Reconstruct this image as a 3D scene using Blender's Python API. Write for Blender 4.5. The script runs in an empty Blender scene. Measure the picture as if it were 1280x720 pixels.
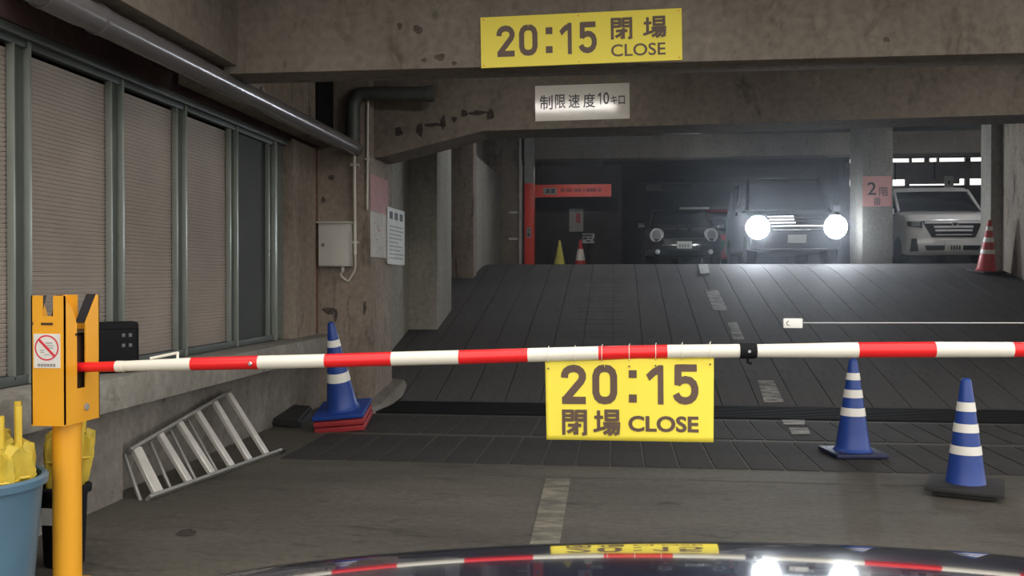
import bpy, bmesh, math, random
from mathutils import Vector, Matrix
from mathutils.bvhtree import BVHTree

random.seed(7)
PI = math.pi
SC = bpy.context.scene
COL = SC.collection

# ------------------------------------------------------------------ camera
F = 1150.0
YAW = math.atan(130.0 / F)
PITCH = math.atan(10.0 / F)
CAM = Vector((0, 0, 1.3))
cam_d = bpy.data.cameras.new('camera')
cam_d.sensor_width = 36.0
cam_d.lens = 36.0 * F / 1280.0
cam_d.clip_start = 0.02
cam_o = bpy.data.objects.new('camera', cam_d)
COL.objects.link(cam_o)
cam_o.location = CAM
cam_o.rotation_euler = (PI / 2 - PITCH, 0, YAW)
SC.camera = cam_o

# ------------------------------------------------------------------ world: overcast daylight that enters by the street opening
w = bpy.data.worlds.new('overcast'); SC.world = w
w.use_nodes = True
bg = w.node_tree.nodes['Background']
bg.inputs['Color'].default_value = (1.0, 0.96, 0.90, 1)
bg.inputs['Strength'].default_value = 1.3

vs = SC.view_settings
vs.view_transform = 'Standard'
vs.look = 'None'
vs.gamma = 1.0
vs.use_curve_mapping = False
vs.exposure = 0.85

# ------------------------------------------------------------------ rays used to read real positions off known planes
_ca, _sa, _cp, _sp = math.cos(YAW), math.sin(YAW), math.cos(PITCH), math.sin(PITCH)
R_ = Vector((_ca, _sa, 0))
F_ = Vector((-_sa * _cp, _ca * _cp, -_sp))
U_ = Vector((-_sa * _sp, _ca * _sp, _cp))
def ray(x, y): return F_ + R_ * ((x - 640) / F) + U_ * ((360 - y) / F)
def on_y(x, y, Y): d = ray(x, y); return CAM + d * (Y / d.y)
def on_x(x, y, X): d = ray(x, y); return CAM + d * (X / d.x)
def on_z(x, y, Z=0.0): d = ray(x, y); return CAM + d * ((Z - 1.3) / d.z)

RAMP0, RAMPS, RAMPC, RAMPE, SLOPE = 9.7, 16.0, 18.0, 18.0, 0.22
UP = SLOPE * (RAMPS - RAMP0) + SLOPE * (RAMPC - RAMPS) / 2   # upper storey level
def ramp_z(Y):
    if Y <= RAMP0: return 0.0
    if Y <= RAMPS: return SLOPE * (Y - RAMP0)
    if Y <= RAMPC:
        t = Y - RAMPS
        return SLOPE * (RAMPS - RAMP0) + SLOPE * t - SLOPE * t * t / (2 * (RAMPC - RAMPS))
    return UP
def on_ramp(x, y):
    d = ray(x, y); t = 5.0
    while t < 40:
        p = CAM + d * t
        if p.z <= ramp_z(p.y): return p
        t += 0.01
    return p

# ------------------------------------------------------------------ materials
MATS = {}
def _tree(name):
    m = bpy.data.materials.new(name); m.use_nodes = True
    nt = m.node_tree; b = nt.nodes['Principled BSDF']
    MATS[name] = m
    return m, nt, b
def rgba(c): return (c[0], c[1], c[2], 1)
def plain(name, c, rough=0.5, metal=0.0, var=0.12, scale=6.0, bump=0.0, coat=0.0, spec=0.5):
    m, nt, b = _tree(name)
    tc = nt.nodes.new('ShaderNodeTexCoord')
    n = nt.nodes.new('ShaderNodeTexNoise'); n.inputs['Scale'].default_value = scale
    n.inputs['Detail'].default_value = 5
    nt.links.new(tc.outputs['Object'], n.inputs['Vector'])
    r = nt.nodes.new('ShaderNodeValToRGB')
    r.color_ramp.elements[0].position = 0.3; r.color_ramp.elements[1].position = 0.7
    r.color_ramp.elements[0].color = rgba([max(0, v * (1 - var)) for v in c])
    r.color_ramp.elements[1].color = rgba([min(1, v * (1 + var * 0.6)) for v in c])
    nt.links.new(n.outputs['Fac'], r.inputs['Fac'])
    nt.links.new(r.outputs['Color'], b.inputs['Base Color'])
    b.inputs['Roughness'].default_value = rough
    b.inputs['Metallic'].default_value = metal
    b.inputs['Specular IOR Level'].default_value = spec
    if coat: b.inputs['Coat Weight'].default_value = coat; b.inputs['Coat Roughness'].default_value = 0.03
    if bump:
        bp = nt.nodes.new('ShaderNodeBump'); bp.inputs['Strength'].default_value = bump
        bp.inputs['Distance'].default_value = 0.01
        nt.links.new(n.outputs['Fac'], bp.inputs['Height']); nt.links.new(bp.outputs['Normal'], b.inputs['Normal'])
    return m
def concrete(name, c1, c2, c3, stain=0.62, scale=1.2, stretch=(1, 1, 1), rough=0.85, bump=0.35, fine=18.0, spec=0.3, blotch=0.35):
    m, nt, b = _tree(name); N = nt.nodes; L = nt.links
    tc = N.new('ShaderNodeTexCoord'); mp = N.new('ShaderNodeMapping'); mp.inputs['Scale'].default_value = stretch
    L.new(tc.outputs['Object'], mp.inputs['Vector'])
    n1 = N.new('ShaderNodeTexNoise'); n1.inputs['Scale'].default_value = scale; n1.inputs['Detail'].default_value = 8
    n1.inputs['Roughness'].default_value = 0.62
    n2 = N.new('ShaderNodeTexNoise'); n2.inputs['Scale'].default_value = fine; n2.inputs['Detail'].default_value = 6
    n3 = N.new('ShaderNodeTexNoise'); n3.inputs['Scale'].default_value = scale * 2.3; n3.inputs['Detail'].default_value = 9
    n3.inputs['Roughness'].default_value = 0.7; n3.inputs['Distortion'].default_value = 0.6
    L.new(mp.outputs['Vector'], n1.inputs['Vector']); L.new(tc.outputs['Object'], n2.inputs['Vector']); L.new(mp.outputs['Vector'], n3.inputs['Vector'])
    r1 = N.new('ShaderNodeValToRGB'); e = r1.color_ramp.elements
    e[0].position = 0.32; e[1].position = 0.68; e[0].color = rgba(c1); e[1].color = rgba(c2)
    L.new(n1.outputs['Fac'], r1.inputs['Fac'])
    r2 = N.new('ShaderNodeValToRGB'); e = r2.color_ramp.elements
    e[0].position = stain; e[1].position = stain + 0.09; e[0].color = (0, 0, 0, 1); e[1].color = (1, 1, 1, 1)
    L.new(n3.outputs['Fac'], r2.inputs['Fac'])
    mx = N.new('ShaderNodeMix'); mx.data_type = 'RGBA'
    L.new(r2.outputs['Color'], mx.inputs['Factor']); L.new(r1.outputs['Color'], mx.inputs['A']); mx.inputs['B'].default_value = rgba(c3)
    r3 = N.new('ShaderNodeValToRGB'); e = r3.color_ramp.elements
    e[0].position = 0.3; e[1].position = 0.75; e[0].color = (0.78, 0.78, 0.78, 1); e[1].color = (1.12, 1.12, 1.12, 1)
    L.new(n2.outputs['Fac'], r3.inputs['Fac'])
    mm = N.new('ShaderNodeMix'); mm.data_type = 'RGBA'; mm.blend_type = 'MULTIPLY'; mm.inputs['Factor'].default_value = 1
    L.new(mx.outputs['Result'], mm.inputs['A']); L.new(r3.outputs['Color'], mm.inputs['B'])
    n4 = N.new('ShaderNodeTexNoise'); n4.inputs['Scale'].default_value = scale * 6; n4.inputs['Detail'].default_value = 10
    n4.inputs['Roughness'].default_value = 0.72; n4.inputs['Distortion'].default_value = 0.9
    L.new(mp.outputs['Vector'], n4.inputs['Vector'])
    r4 = N.new('ShaderNodeValToRGB'); e = r4.color_ramp.elements
    g = 1 - blotch
    e[0].position = 0.30; e[0].color = (g, g * .97, g * .94, 1); e[1].position = 0.46; e[1].color = (1, 1, 1, 1)
    q = r4.color_ramp.elements.new(0.62); q.color = (1, 1, 1, 1)
    q = r4.color_ramp.elements.new(0.70); q.color = (1 + blotch * .7, 1 + blotch * .68, 1 + blotch * .62, 1)
    L.new(n4.outputs['Fac'], r4.inputs['Fac'])
    m4 = N.new('ShaderNodeMix'); m4.data_type = 'RGBA'; m4.blend_type = 'MULTIPLY'; m4.inputs['Factor'].default_value = 1; m4.clamp_result = False
    L.new(mm.outputs['Result'], m4.inputs['A']); L.new(r4.outputs['Color'], m4.inputs['B'])
    L.new(m4.outputs['Result'], b.inputs['Base Color'])
    b.inputs['Roughness'].default_value = rough; b.inputs['Specular IOR Level'].default_value = spec
    bp = N.new('ShaderNodeBump'); bp.inputs['Strength'].default_value = bump; bp.inputs['Distance'].default_value = 0.006
    L.new(n2.outputs['Fac'], bp.inputs['Height']); L.new(bp.outputs['Normal'], b.inputs['Normal'])
    return m
def emit(name, c, s):
    m, nt, b = _tree(name)
    b.inputs['Base Color'].default_value = rgba(c)
    b.inputs['Emission Color'].default_value = rgba(c); b.inputs['Emission Strength'].default_value = s
    return m
def worn_paint(name, c, under, amount=0.5, scale=14):
    m, nt, b = _tree(name); N = nt.nodes; L = nt.links
    tc = N.new('ShaderNodeTexCoord'); n = N.new('ShaderNodeTexNoise'); n.inputs['Scale'].default_value = scale; n.inputs['Detail'].default_value = 8
    n.inputs['Roughness'].default_value = 0.75
    mp = N.new('ShaderNodeMapping'); mp.inputs['Scale'].default_value = (0.5, 1.4, 1)
    L.new(tc.outputs['Object'], mp.inputs['Vector']); L.new(mp.outputs['Vector'], n.inputs['Vector'])
    r = N.new('ShaderNodeValToRGB'); e = r.color_ramp.elements
    e[0].position = amount - 0.08; e[1].position = amount + 0.1; e[0].color = rgba(c); e[1].color = rgba(under)
    L.new(n.outputs['Fac'], r.inputs['Fac']); L.new(r.outputs['Color'], b.inputs['Base Color'])
    b.inputs['Roughness'].default_value = 0.8
    return m

concrete('beam_concrete', (0.165, 0.140, 0.115), (0.240, 0.211, 0.178), (0.077, 0.068, 0.059), 0.62, 0.8, (1, 1, 0.45), blotch=0.4)
concrete('column_concrete', (0.202, 0.164, 0.134), (0.343, 0.289, 0.242), (0.080, 0.067, 0.060), 0.59, 1.1, (1.2, 1.2, 0.35), blotch=0.6)
concrete('ramp_wall_concrete', (0.240, 0.228, 0.198), (0.372, 0.354, 0.306), (0.120, 0.108, 0.096), 0.68, 0.9, (1.2, 1.2, 0.3))
concrete('ledge_concrete', (0.221, 0.208, 0.183), (0.340, 0.323, 0.289), (0.119, 0.111, 0.102), 0.68, 1.6)
concrete('low_wall_concrete', (0.156, 0.141, 0.125), (0.260, 0.239, 0.214), (0.073, 0.062, 0.058), 0.62, 1.5, (1, 1, 0.8))
concrete('floor_concrete', (0.072, 0.064, 0.055), (0.126, 0.116, 0.098), (0.035, 0.032, 0.027), 0.60, 0.7, (0.7, 1.8, 1), 0.7, 0.4, 22, 0.3, blotch=0.4)
concrete('asphalt', (0.058, 0.055, 0.053), (0.089, 0.084, 0.080), (0.040, 0.038, 0.038), 0.64, 0.9, (1, 1, 1), 0.65, 0.3, 45, 0.45)
concrete('ramp_slab', (0.078, 0.074, 0.074), (0.119, 0.113, 0.112), (0.054, 0.053, 0.054), 0.66, 0.7, (1.4, 0.5, 1), 0.8, 0.35, 40, 0.22)
concrete('plate_rubber', (0.036, 0.034, 0.034), (0.055, 0.052, 0.050), (0.028, 0.026, 0.026), 0.66, 1.6, (1, 1, 1), 0.8, 0.2, 30, 0.2)
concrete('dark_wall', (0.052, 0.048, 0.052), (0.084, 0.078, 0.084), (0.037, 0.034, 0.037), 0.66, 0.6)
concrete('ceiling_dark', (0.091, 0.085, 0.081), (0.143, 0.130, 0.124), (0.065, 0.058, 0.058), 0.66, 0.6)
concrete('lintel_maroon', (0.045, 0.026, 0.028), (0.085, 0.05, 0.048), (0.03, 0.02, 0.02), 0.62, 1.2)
concrete('rust', (0.10, 0.05, 0.04), (0.17, 0.09, 0.065), (0.05, 0.03, 0.03), 0.58, 6.0)
plain('drain_dark', (0.012, 0.012, 0.013), 0.8, spec=0.1)
plain('groove_grey', (0.055, 0.053, 0.053), 0.85, spec=0.1)
plain('stain_soft', (0.095, 0.08, 0.07), 0.9, 0, 0.4, 30, spec=0.1)
plain('joint_dark', (0.02, 0.02, 0.02), 0.8)
plain('stain_dark', (0.045, 0.032, 0.028), 0.9, 0, 0.4, 30)
worn_paint('line_worn', (0.26, 0.24, 0.185), (0.10, 0.092, 0.078), 0.47, 7)
worn_paint('line_ramp', (0.42, 0.41, 0.38), (0.075, 0.072, 0.07), 0.50, 12)
plain('pipe_grey', (0.125, 0.118, 0.122), 0.22, 0, 0.1, 3)
plain('pipe_collar', (0.16, 0.15, 0.15), 0.4)
plain('alu_green', (0.30, 0.33, 0.30), 0.35, 0.4, 0.1, 4)
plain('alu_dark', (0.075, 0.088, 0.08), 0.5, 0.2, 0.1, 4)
plain('ribbed_pane', (0.36, 0.315, 0.28), 0.5, 0, 0.16, 1.6)
plain('dark_pane', (0.04, 0.045, 0.043), 0.7, 0, 0.2, 2)
plain('mesh_pane', (0.15, 0.16, 0.145), 0.6, 0, 0.2, 20)
plain('gate_yellow', (0.86, 0.40, 0.025), 0.38, 0, 0.06, 3)
plain('black_stripe', (0.015, 0.014, 0.016), 0.5)
plain('slot_dark', (0.06, 0.03, 0.012), 0.7)
plain('boom_red', (0.86, 0.018, 0.022), 0.3, 0, 0.05, 3)
plain('boom_white', (0.82, 0.79, 0.69), 0.35, 0, 0.06, 3)
plain('black_plastic', (0.011, 0.011, 0.013), 0.75, 0, 0.2, 8, spec=0.15)
plain('black_rubber', (0.022, 0.021, 0.022), 0.75, 0, 0.25, 12, 0.2)
plain('grey_button', (0.12, 0.12, 0.12), 0.5)
plain('sign_yellow', (0.93, 0.78, 0.075), 0.5, 0, 0.03, 2)
plain('sign_ink', (0.115, 0.07, 0.05), 0.5, 0, 0.08, 5)
plain('sign_white', (0.66, 0.63, 0.57), 0.12, 0, 0.05, 3)
plain('ink_black', (0.05, 0.05, 0.055), 0.6)
plain('ink_grey', (0.32, 0.31, 0.30), 0.6)
plain('paper_white', (0.78, 0.77, 0.74), 0.35)
plain('poster_gloss', (0.72, 0.70, 0.67), 0.16, 0, 0.12, 9)
plain('poster_pink', (0.60, 0.36, 0.36), 0.2, 0, 0.1, 9)
plain('poster_matte', (0.60, 0.63, 0.62), 0.5)
plain('sign_red_ring', (0.72, 0.03, 0.05), 0.4)
plain('pink_sign', (0.72, 0.34, 0.31), 0.5, 0, 0.08, 4)
plain('cone_blue', (0.014, 0.052, 0.27), 0.42, 0, 0.10, 5)
plain('cone_white', (0.78, 0.76, 0.70), 0.4, 0, 0.06, 6)
plain('cone_red', (0.50, 0.035, 0.03), 0.45, 0, 0.12, 6)
plain('cone_dark_red', (0.34, 0.03, 0.035), 0.5, 0, 0.15, 6)
plain('cone_yellow', (0.66, 0.60, 0.12), 0.5, 0, 0.08, 5)
plain('aluminium', (0.62, 0.60, 0.56), 0.42, 0.35, 0.10, 10)
plain('alu_rail', (0.34, 0.335, 0.32), 0.45, 0.5, 0.12, 8)
plain('box_grey', (0.50, 0.48, 0.44), 0.45, 0, 0.06, 5)
plain('conduit_white', (0.60, 0.58, 0.53), 0.4)
plain('bin_blue', (0.085, 0.17, 0.25), 0.45, 0, 0.12, 4)
plain('yellow_cloth', (0.58, 0.43, 0.045), 0.6, 0, 0.25, 12, 0.3)
plain('yellow_handle', (0.70, 0.50, 0.05), 0.35, 0, 0.12, 8)
plain('red_paint', (0.85, 0.07, 0.04), 0.4, 0, 0.06, 3)
plain('navy_paint', (0.018, 0.022, 0.045), 0.10, 0.0, 0.1, 3, 0, 1.0)
plain('dark_green_paint', (0.030, 0.034, 0.034), 0.16, 0.2, 0.1, 3, 0, 1.0)
plain('van_dark_paint', (0.018, 0.018, 0.022), 0.45, 0, 0.1, 3, 0, 0.15)
plain('van_dark_glass', (0.012, 0.013, 0.016), 0.35, 0, 0.05, 3, spec=0.25)
plain('van_white_paint', (0.74, 0.73, 0.70), 0.2, 0, 0.04, 3, 0, 0.8)
plain('car_red_paint', (0.55, 0.03, 0.035), 0.25, 0, 0.05, 3, 0, 0.8)
plain('car_glass', (0.018, 0.020, 0.026), 0.05, 0, 0.05, 3)
plain('chrome', (0.78, 0.78, 0.78), 0.12, 1.0, 0.03, 3)
plain('silver_trim', (0.74, 0.74, 0.75), 0.3, 0.25, 0.03, 3)
plain('cone_navy', (0.012, 0.018, 0.06), 0.5)
plain('grille_black', (0.012, 0.012, 0.013), 0.35)
plain('tyre', (0.02, 0.02, 0.02), 0.8)
plain('wheel_alloy', (0.45, 0.45, 0.45), 0.3, 0.8)
plain('lamp_glass', (0.55, 0.56, 0.56), 0.08, 0.4, 0.1, 20)
plain('plate_white', (0.72, 0.74, 0.66), 0.5)
plain('panel_brown', (0.28, 0.23, 0.215), 0.7, 0, 0.15, 3)
plain('post_grey', (0.33, 0.32, 0.30), 0.5)
plain('wire', (0.55, 0.55, 0.55), 0.3, 0.6)
emit('headlamp_on', (0.86, 0.93, 1.0), 80)
emit('bar_glow', (0.92, 0.95, 1.0), 2.5)
emit('tube_lit', (0.95, 0.97, 1.0), 0.5)
emit('fill_tube', (1.0, 0.96, 0.90), 26)  # emission for the added, unseen lamps
emit('fill_tube_bright', (0.95, 0.97, 1.0), 45)

# ------------------------------------------------------------------ mesh builder
class MB:
    def __init__(s): s.bm = bmesh.new(); s.mats = []
    def quad(s, pts):
        vs_ = [s.bm.verts.new(p) for p in pts]; s.bm.faces.new(vs_); return s
    def box(s, x0, x1, y0, y1, z0, z1, bev=0.0, seg=2, M=None):
        r = bmesh.ops.create_cube(s.bm, size=1.0)
        v = r['verts']
        bmesh.ops.scale(s.bm, vec=(x1 - x0, y1 - y0, z1 - z0), verts=v)
        bmesh.ops.translate(s.bm, vec=((x0 + x1) / 2, (y0 + y1) / 2, (z0 + z1) / 2), verts=v)
        if bev:
            ed = list({e for q in v for e in q.link_edges})
            rr = bmesh.ops.bevel(s.bm, geom=ed, offset=bev, segments=seg, affect='EDGES', profile=0.6)
            v = list({q for f in rr['faces'] for q in f.verts} | {q for q in v if q.is_valid})
        if M is not None: bmesh.ops.transform(s.bm, matrix=M, verts=v)
        return s
    def tube(s, pts, r, n=12, caps=True):
        pts = [Vector(p) for p in pts]
        rad = r if isinstance(r, (list, tuple)) else [r] * len(pts)
        rings = []; prev = None
        for i, p in enumerate(pts):
            if i == 0: t = pts[1] - p
            elif i == len(pts) - 1: t = p - pts[i - 1]
            else: t = (pts[i + 1] - p).normalized() + (p - pts[i - 1]).normalized()
            t = t.normalized()
            if prev is None:
                a = Vector((0, 0, 1)) if abs(t.z) < 0.9 else Vector((1, 0, 0))
                u = t.cross(a).normalized()
            else:
                u = prev - t * prev.dot(t)
                u = u.normalized()
            prev = u; vv = t.cross(u)
            rings.append([s.bm.verts.new(p + (u * math.cos(2 * PI * k / n) + vv * math.sin(2 * PI * k / n)) * rad[i]) for k in range(n)])
        for a, b in zip(rings, rings[1:]):
            for k in range(n): s.bm.faces.new((a[k], a[(k + 1) % n], b[(k + 1) % n], b[k]))
        if caps:
            s.bm.faces.new(rings[0][::-1]); s.bm.faces.new(rings[-1])
        return s
    def lathe(s, prof, n=24, c=(0, 0, 0), M=None, close=True):
        rings = []
        for (r, z) in prof:
            ring = []
            for k in range(n):
                p = Vector((r * math.cos(2 * PI * k / n), r * math.sin(2 * PI * k / n), z))
                if M is not None: p = M @ p
                ring.append(s.bm.verts.new(p + Vector(c)))
            rings.append(ring)
        for a, b in zip(rings, rings[1:]):
            for k in range(n): s.bm.faces.new((a[k], a[(k + 1) % n], b[(k + 1) % n], b[k]))
        if close:
            s.bm.faces.new(rings[0][::-1]); s.bm.faces.new(rings[-1])
        return s
    def prism(s, poly, d, M):
        """poly in local (u,v), extruded d along local w; M maps to the world"""
        a = [s.bm.verts.new(M @ Vector((u, v, 0))) for u, v in poly]
        b = [s.bm.verts.new(M @ Vector((u, v, d))) for u, v in poly]
        n = len(poly)
        s.bm.faces.new(a[::-1]); s.bm.faces.new(b)
        for i in range(n): s.bm.faces.new((a[i], a[(i + 1) % n], b[(i + 1) % n], b[i]))
        return s
    def loft(s, rings, closed=True, caps=True):
        R = [[s.bm.verts.new(p) for p in ring] for ring in rings]
        n = len(R[0])
        for a, b in zip(R, R[1:]):
            for k in range(n if closed else n - 1):
                s.bm.faces.new((a[k], a[(k + 1) % n], b[(k + 1) % n], b[k]))
        if caps: s.bm.faces.new(R[0][::-1]); s.bm.faces.new(R[-1])
        return s
    def mesh(s, name, m, smooth=False):
        bmesh.ops.recalc_face_normals(s.bm, faces=s.bm.faces[:])
        me = bpy.data.meshes.new(name); s.bm.to_mesh(me); s.bm.free()
        for q in (m if isinstance(m, (list, tuple)) else [m]): me.materials.append(MATS[q])
        if smooth:
            me.polygons.foreach_set('use_smooth', [True] * len(me.polygons))
            me.set_sharp_from_angle(angle=math.radians(smooth if smooth is not True else 38))
        return me
    def build(s, name, m, parent=None, smooth=False, **k):
        return put(s.mesh(name, m, smooth), name, parent, **k)
def put(me, name, parent=None, label=None, cat=None, group=None, kind=None, loc=None, rot=None):
    o = bpy.data.objects.new(name, me); COL.objects.link(o)
    if parent is not None: o.parent = parent
    if loc is not None: o.location = loc
    if rot is not None: o.rotation_euler = rot
    return tag(o, label, cat, group, kind)
def tag(o, label=None, cat=None, group=None, kind=None):
    if label: o['label'] = label
    if cat: o['category'] = cat
    if group: o['group'] = group
    if kind: o['kind'] = kind
    return o
def thing(name, label, cat, loc=(0, 0, 0), rot=(0, 0, 0), group=None, kind=None):
    o = bpy.data.objects.new(name, None); COL.objects.link(o)
    o.empty_display_size = 0.1; o.location = loc; o.rotation_euler = rot
    return tag(o, label, cat, group, kind)
def copy_tree(o, parent=None):
    c = o.copy(); COL.objects.link(c); c.parent = parent
    for ch in list(o.children): copy_tree(ch, c)
    return c
def BX(name, m, x0, x1, y0, y1, z0, z1, bev=0.0, parent=None, **k):
    return MB().box(x0, x1, y0, y1, z0, z1, bev).build(name, m, parent, smooth=bool(bev), **k)
def TB(name, m, pts, r, parent=None, n=12, **k):
    return MB().tube(pts, r, n).build(name, m, parent, smooth=True, **k)

# ------------------------------------------------------------------ lettering (flat print on signs, built as thin meshes)
_FONT_CACHE = {}
STROKES = {   # heavy sign lettering: (strokes, thickness), y down
 '2': ([[(14,50),(15,36),(21,25),(33,17),(50,14),(67,17),(79,26),(85,38),(85,50),(79,63),(20,130)], [(4,136),(98,136)]], 28),
 '0': ([[(50,14),(68,17),(80,27),(86,44),(86,106),(80,123),(68,133),(50,136),(32,133),(20,123),(14,106),(14,44),(20,27),(32,17),(50,14)]], 28),
 '1': ([[(74,0),(74,150)], [(80,12),(40,26),(8,48)]], 29),
 '5': ([[(94,14),(12,14)], [(22,4),(21,78)], [(18,72),(32,61),(50,57),(67,60),(80,71),(86,88),(86,106),(79,122),(67,132),(50,136),(33,133),(20,124),(13,110)]], 27),
 '閉': ([[(10,3),(10,98)], [(4,8),(44,8)], [(10,25),(44,25)], [(10,41),(44,41)], [(43,3),(43,46)], [(57,3),(57,46)], [(56,8),(96,8)], [(57,25),(90,25)], [(57,41),(90,41)],
          [(90,3),(90,92),(78,95)], [(26,61),(75,61)], [(58,49),(58,90),(46,91)], [(57,63),(44,77),(24,88)]], 12.5),
 '場': ([[(3,32),(36,32)], [(19,6),(19,80)], [(0,84),(38,72)], [(47,3),(47,46)], [(90,3),(90,46)], [(42,8),(95,8)], [(47,24),(90,24)], [(47,41),(90,41)], [(36,55),(100,55)],
          [(53,55),(46,66),(34,76)], [(50,68),(93,68),(91,90),(78,95)], [(66,68),(56,82),(38,93)], [(80,70),(72,86),(56,98)]], 12.5),
}
def stroke_mesh(ch):
    paths, th = STROKES[ch]
    bm = bmesh.new()
    for kk, p in enumerate(paths):
        P_ = [Vector((a, -b)) for a, b in p]; L_ = []; R2_ = []
        for i, q in enumerate(P_):
            t0 = (q - P_[i - 1]).normalized() if i else (P_[1] - q).normalized()
            t1 = (P_[i + 1] - q).normalized() if i < len(P_) - 1 else t0
            t = (t0 + t1).normalized(); n_ = Vector((-t.y, t.x)); k = min(1.6, 1 / max(.3, n_.dot(Vector((-t0.y, t0.x)))))
            L_.append(q + n_ * th / 2 * k); R2_.append(q - n_ * th / 2 * k)
        for i in range(len(P_) - 1):
            top = [bm.verts.new((v.x, v.y, .001 + .0004 * kk)) for v in (L_[i], R2_[i], R2_[i + 1], L_[i + 1])]
            bm.faces.new(top)
    for f in bm.faces: f.normal_update()
    bmesh.ops.reverse_faces(bm, faces=[f for f in bm.faces if f.normal.z < 0])
    me = bpy.data.meshes.new('lettering'); bm.to_mesh(me); bm.free(); return me
def glyphs(txt, bold=0.0):
    key = (txt, bold)
    if key in _FONT_CACHE: return _FONT_CACHE[key].copy()
    cu = bpy.data.curves.new('lettering', 'FONT'); cu.body = txt; cu.size = 1.0
    cu.offset = bold; cu.extrude = 0.001; cu.resolution_u = 4
    o = bpy.data.objects.new('lettering', cu); COL.objects.link(o)
    dg = bpy.context.evaluated_depsgraph_get(); dg.update()
    me = bpy.data.meshes.new_from_object(o.evaluated_get(dg))
    bpy.data.objects.remove(o); bpy.data.curves.remove(cu)
    _FONT_CACHE[key] = me
    return me.copy()
def letter(txt, x0, x1, y0, y1, M, m, parent, bold=0.0, name='lettering'):
    """fit txt into the local rectangle (u right, v up); M maps local to parent space, w towards the reader"""
    me = stroke_mesh(txt) if txt in STROKES and bold > .015 else glyphs(txt, bold)
    xs = [v.co.x for v in me.vertices]; ys = [v.co.y for v in me.vertices]
    if not xs: return None
    a, b, c, d = min(xs), max(xs), min(ys), max(ys)
    for v in me.vertices:
        u = x0 + (v.co.x - a) / max(b - a, 1e-6) * (x1 - x0)
        q = y0 + (v.co.y - c) / max(d - c, 1e-6) * (y1 - y0)
        v.co = M @ Vector((u, q, 0.6 * v.co.z if v.co.z > 0 else 0.0))
    me.materials.clear(); me.materials.append(MATS[m])
    me.name = name
    return put(me, name, parent)
def mark(x0, x1, y0, y1, M, m, parent, name='printed_mark', d=0.0008):
    b = MB(); b.prism([(x0, y0), (x1, y0), (x1, y1), (x0, y1)], d, M)
    return b.build(name, m, parent)
def face_y(x, y, z, rot=0.0):
    """local u -> +X, v -> +Z, w -> -Y (towards the street)"""
    return Matrix.Translation((x, y, z)) @ Matrix.Rotation(rot, 4, 'Y') @ Matrix(((1, 0, 0, 0), (0, 0, -1, 0), (0, 1, 0, 0), (0, 0, 0, 1)))
def face_x(x, y, z):
    """local u -> +Y, v -> +Z, w -> +X (for things on the left wall)"""
    return Matrix.Translation((x, y, z)) @ Matrix(((0, 0, 1, 0), (1, 0, 0, 0), (0, 1, 0, 0), (0, 0, 0, 1)))

# ================================================================== STRUCTURE
YS = 1.0
YM = 4.2   # the mouth of the roofed part
XL, XLR, XW, XC, XR = -2.91, -3.02, -3.10, -2.49, 6.5
# floor
fl = BX('floor', 'floor_concrete', -3.4, 7.0, -5.0, 9.75, -0.25, 0.0, kind='structure', label='worn concrete garage floor before the ramp')
sub = BX('asphalt_strip', 'floor_concrete', -2.45, 6.5, 6.05, 8.72, 0.0, 0.004, parent=fl)
pl_me = {}
for row, (ya, yb) in enumerate(((6.42, 7.50), (7.62, 8.62))):
    mm_ = MB(); mm_.box(-0.112, 0.112, -(yb - ya) / 2, (yb - ya) / 2, 0.0, 0.007, 0.002, 1)
    me = mm_.mesh('cover_plate', 'plate_rubber')
    x = -2.30 + 0.05 * row
    while x < 6.3:
        put(me, 'cover_plate', fl, loc=(x, (ya + yb) / 2, 0.003)); x += 0.238
# trench drain at the foot of the ramp
dr = BX('drain_channel', 'drain_dark', -2.40, 6.5, 8.74, 9.62, 0.0, 0.003, parent=fl)
bar_me = MB().box(-2.38, 6.45, -0.018, 0.018, 0, 0.012).mesh('grate_bar', 'drain_dark')
for k in range(11): put(bar_me, 'grate_bar', fl, loc=(0, 8.80 + 0.075 * k, 0.003))
# worn lane line on the floor
def flat_poly(name, pts, m, parent, dz=0.004, th=0.003):
    b = MB()
    lo = [b.bm.verts.new((p[0], p[1], p[2] + dz - th)) for p in pts]; hi = [b.bm.verts.new((p[0], p[1], p[2] + dz)) for p in pts]
    b.bm.faces.new(hi); b.bm.faces.new(lo[::-1]); n = len(pts)
    for i in range(n): b.bm.faces.new((lo[i], lo[(i + 1) % n], hi[(i + 1) % n], hi[i]))
    return b.build(name, m, parent)
flat_poly('lane_line', [on_z(x, y) for x, y in ((660, 690), (698, 690), (713, 599), (682, 599))], 'line_worn', fl)
flat_poly('oil_stain', [on_z(x, y) for x, y in ((219, 668), (226, 663), (238, 661), (246, 665), (243, 669), (232, 671), (224, 670))], 'stain_dark', fl, 0.002, 0.001)

# ramp: strips of slab with open joints between them
rb = MB()
ys = [RAMP0 - 0.06 + 0.0] + [RAMP0 + i * 0.5 for i in range(0, 13)] + [RAMPS + 0.2 * i for i in range(1, 11)]
ys = sorted(set(round(v, 3) for v in ys))
prof = [(y, ramp_z(y) - 0.02) for y in ys] + [(18.0, 1.2), (17.9, -0.3), (RAMP0 - 0.06, -0.3)]
rb.prism(prof, 9.4, Matrix(((0, 0, 1, -2.9), (1, 0, 0, 0), (0, 1, 0, 0), (0, 0, 0, 1))))
ramp = rb.build('ramp', 'joint_dark', kind='structure', label='dark grooved ramp climbing to the upper storey')
W = 0.378
x = on_ramp(766, 432).x - W * 9
prof = [(y, ramp_z(y)) for y in ys] + [(y, ramp_z(y) - 0.035) for y in ys[::-1]]
sm = MB().prism(prof, W - 0.009, Matrix(((0, 0, 1, 0.0045), (1, 0, 0, 0), (0, 1, 0, 0), (0, 0, 0, 1)))).mesh('ramp_slab', 'ramp_slab')
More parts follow.
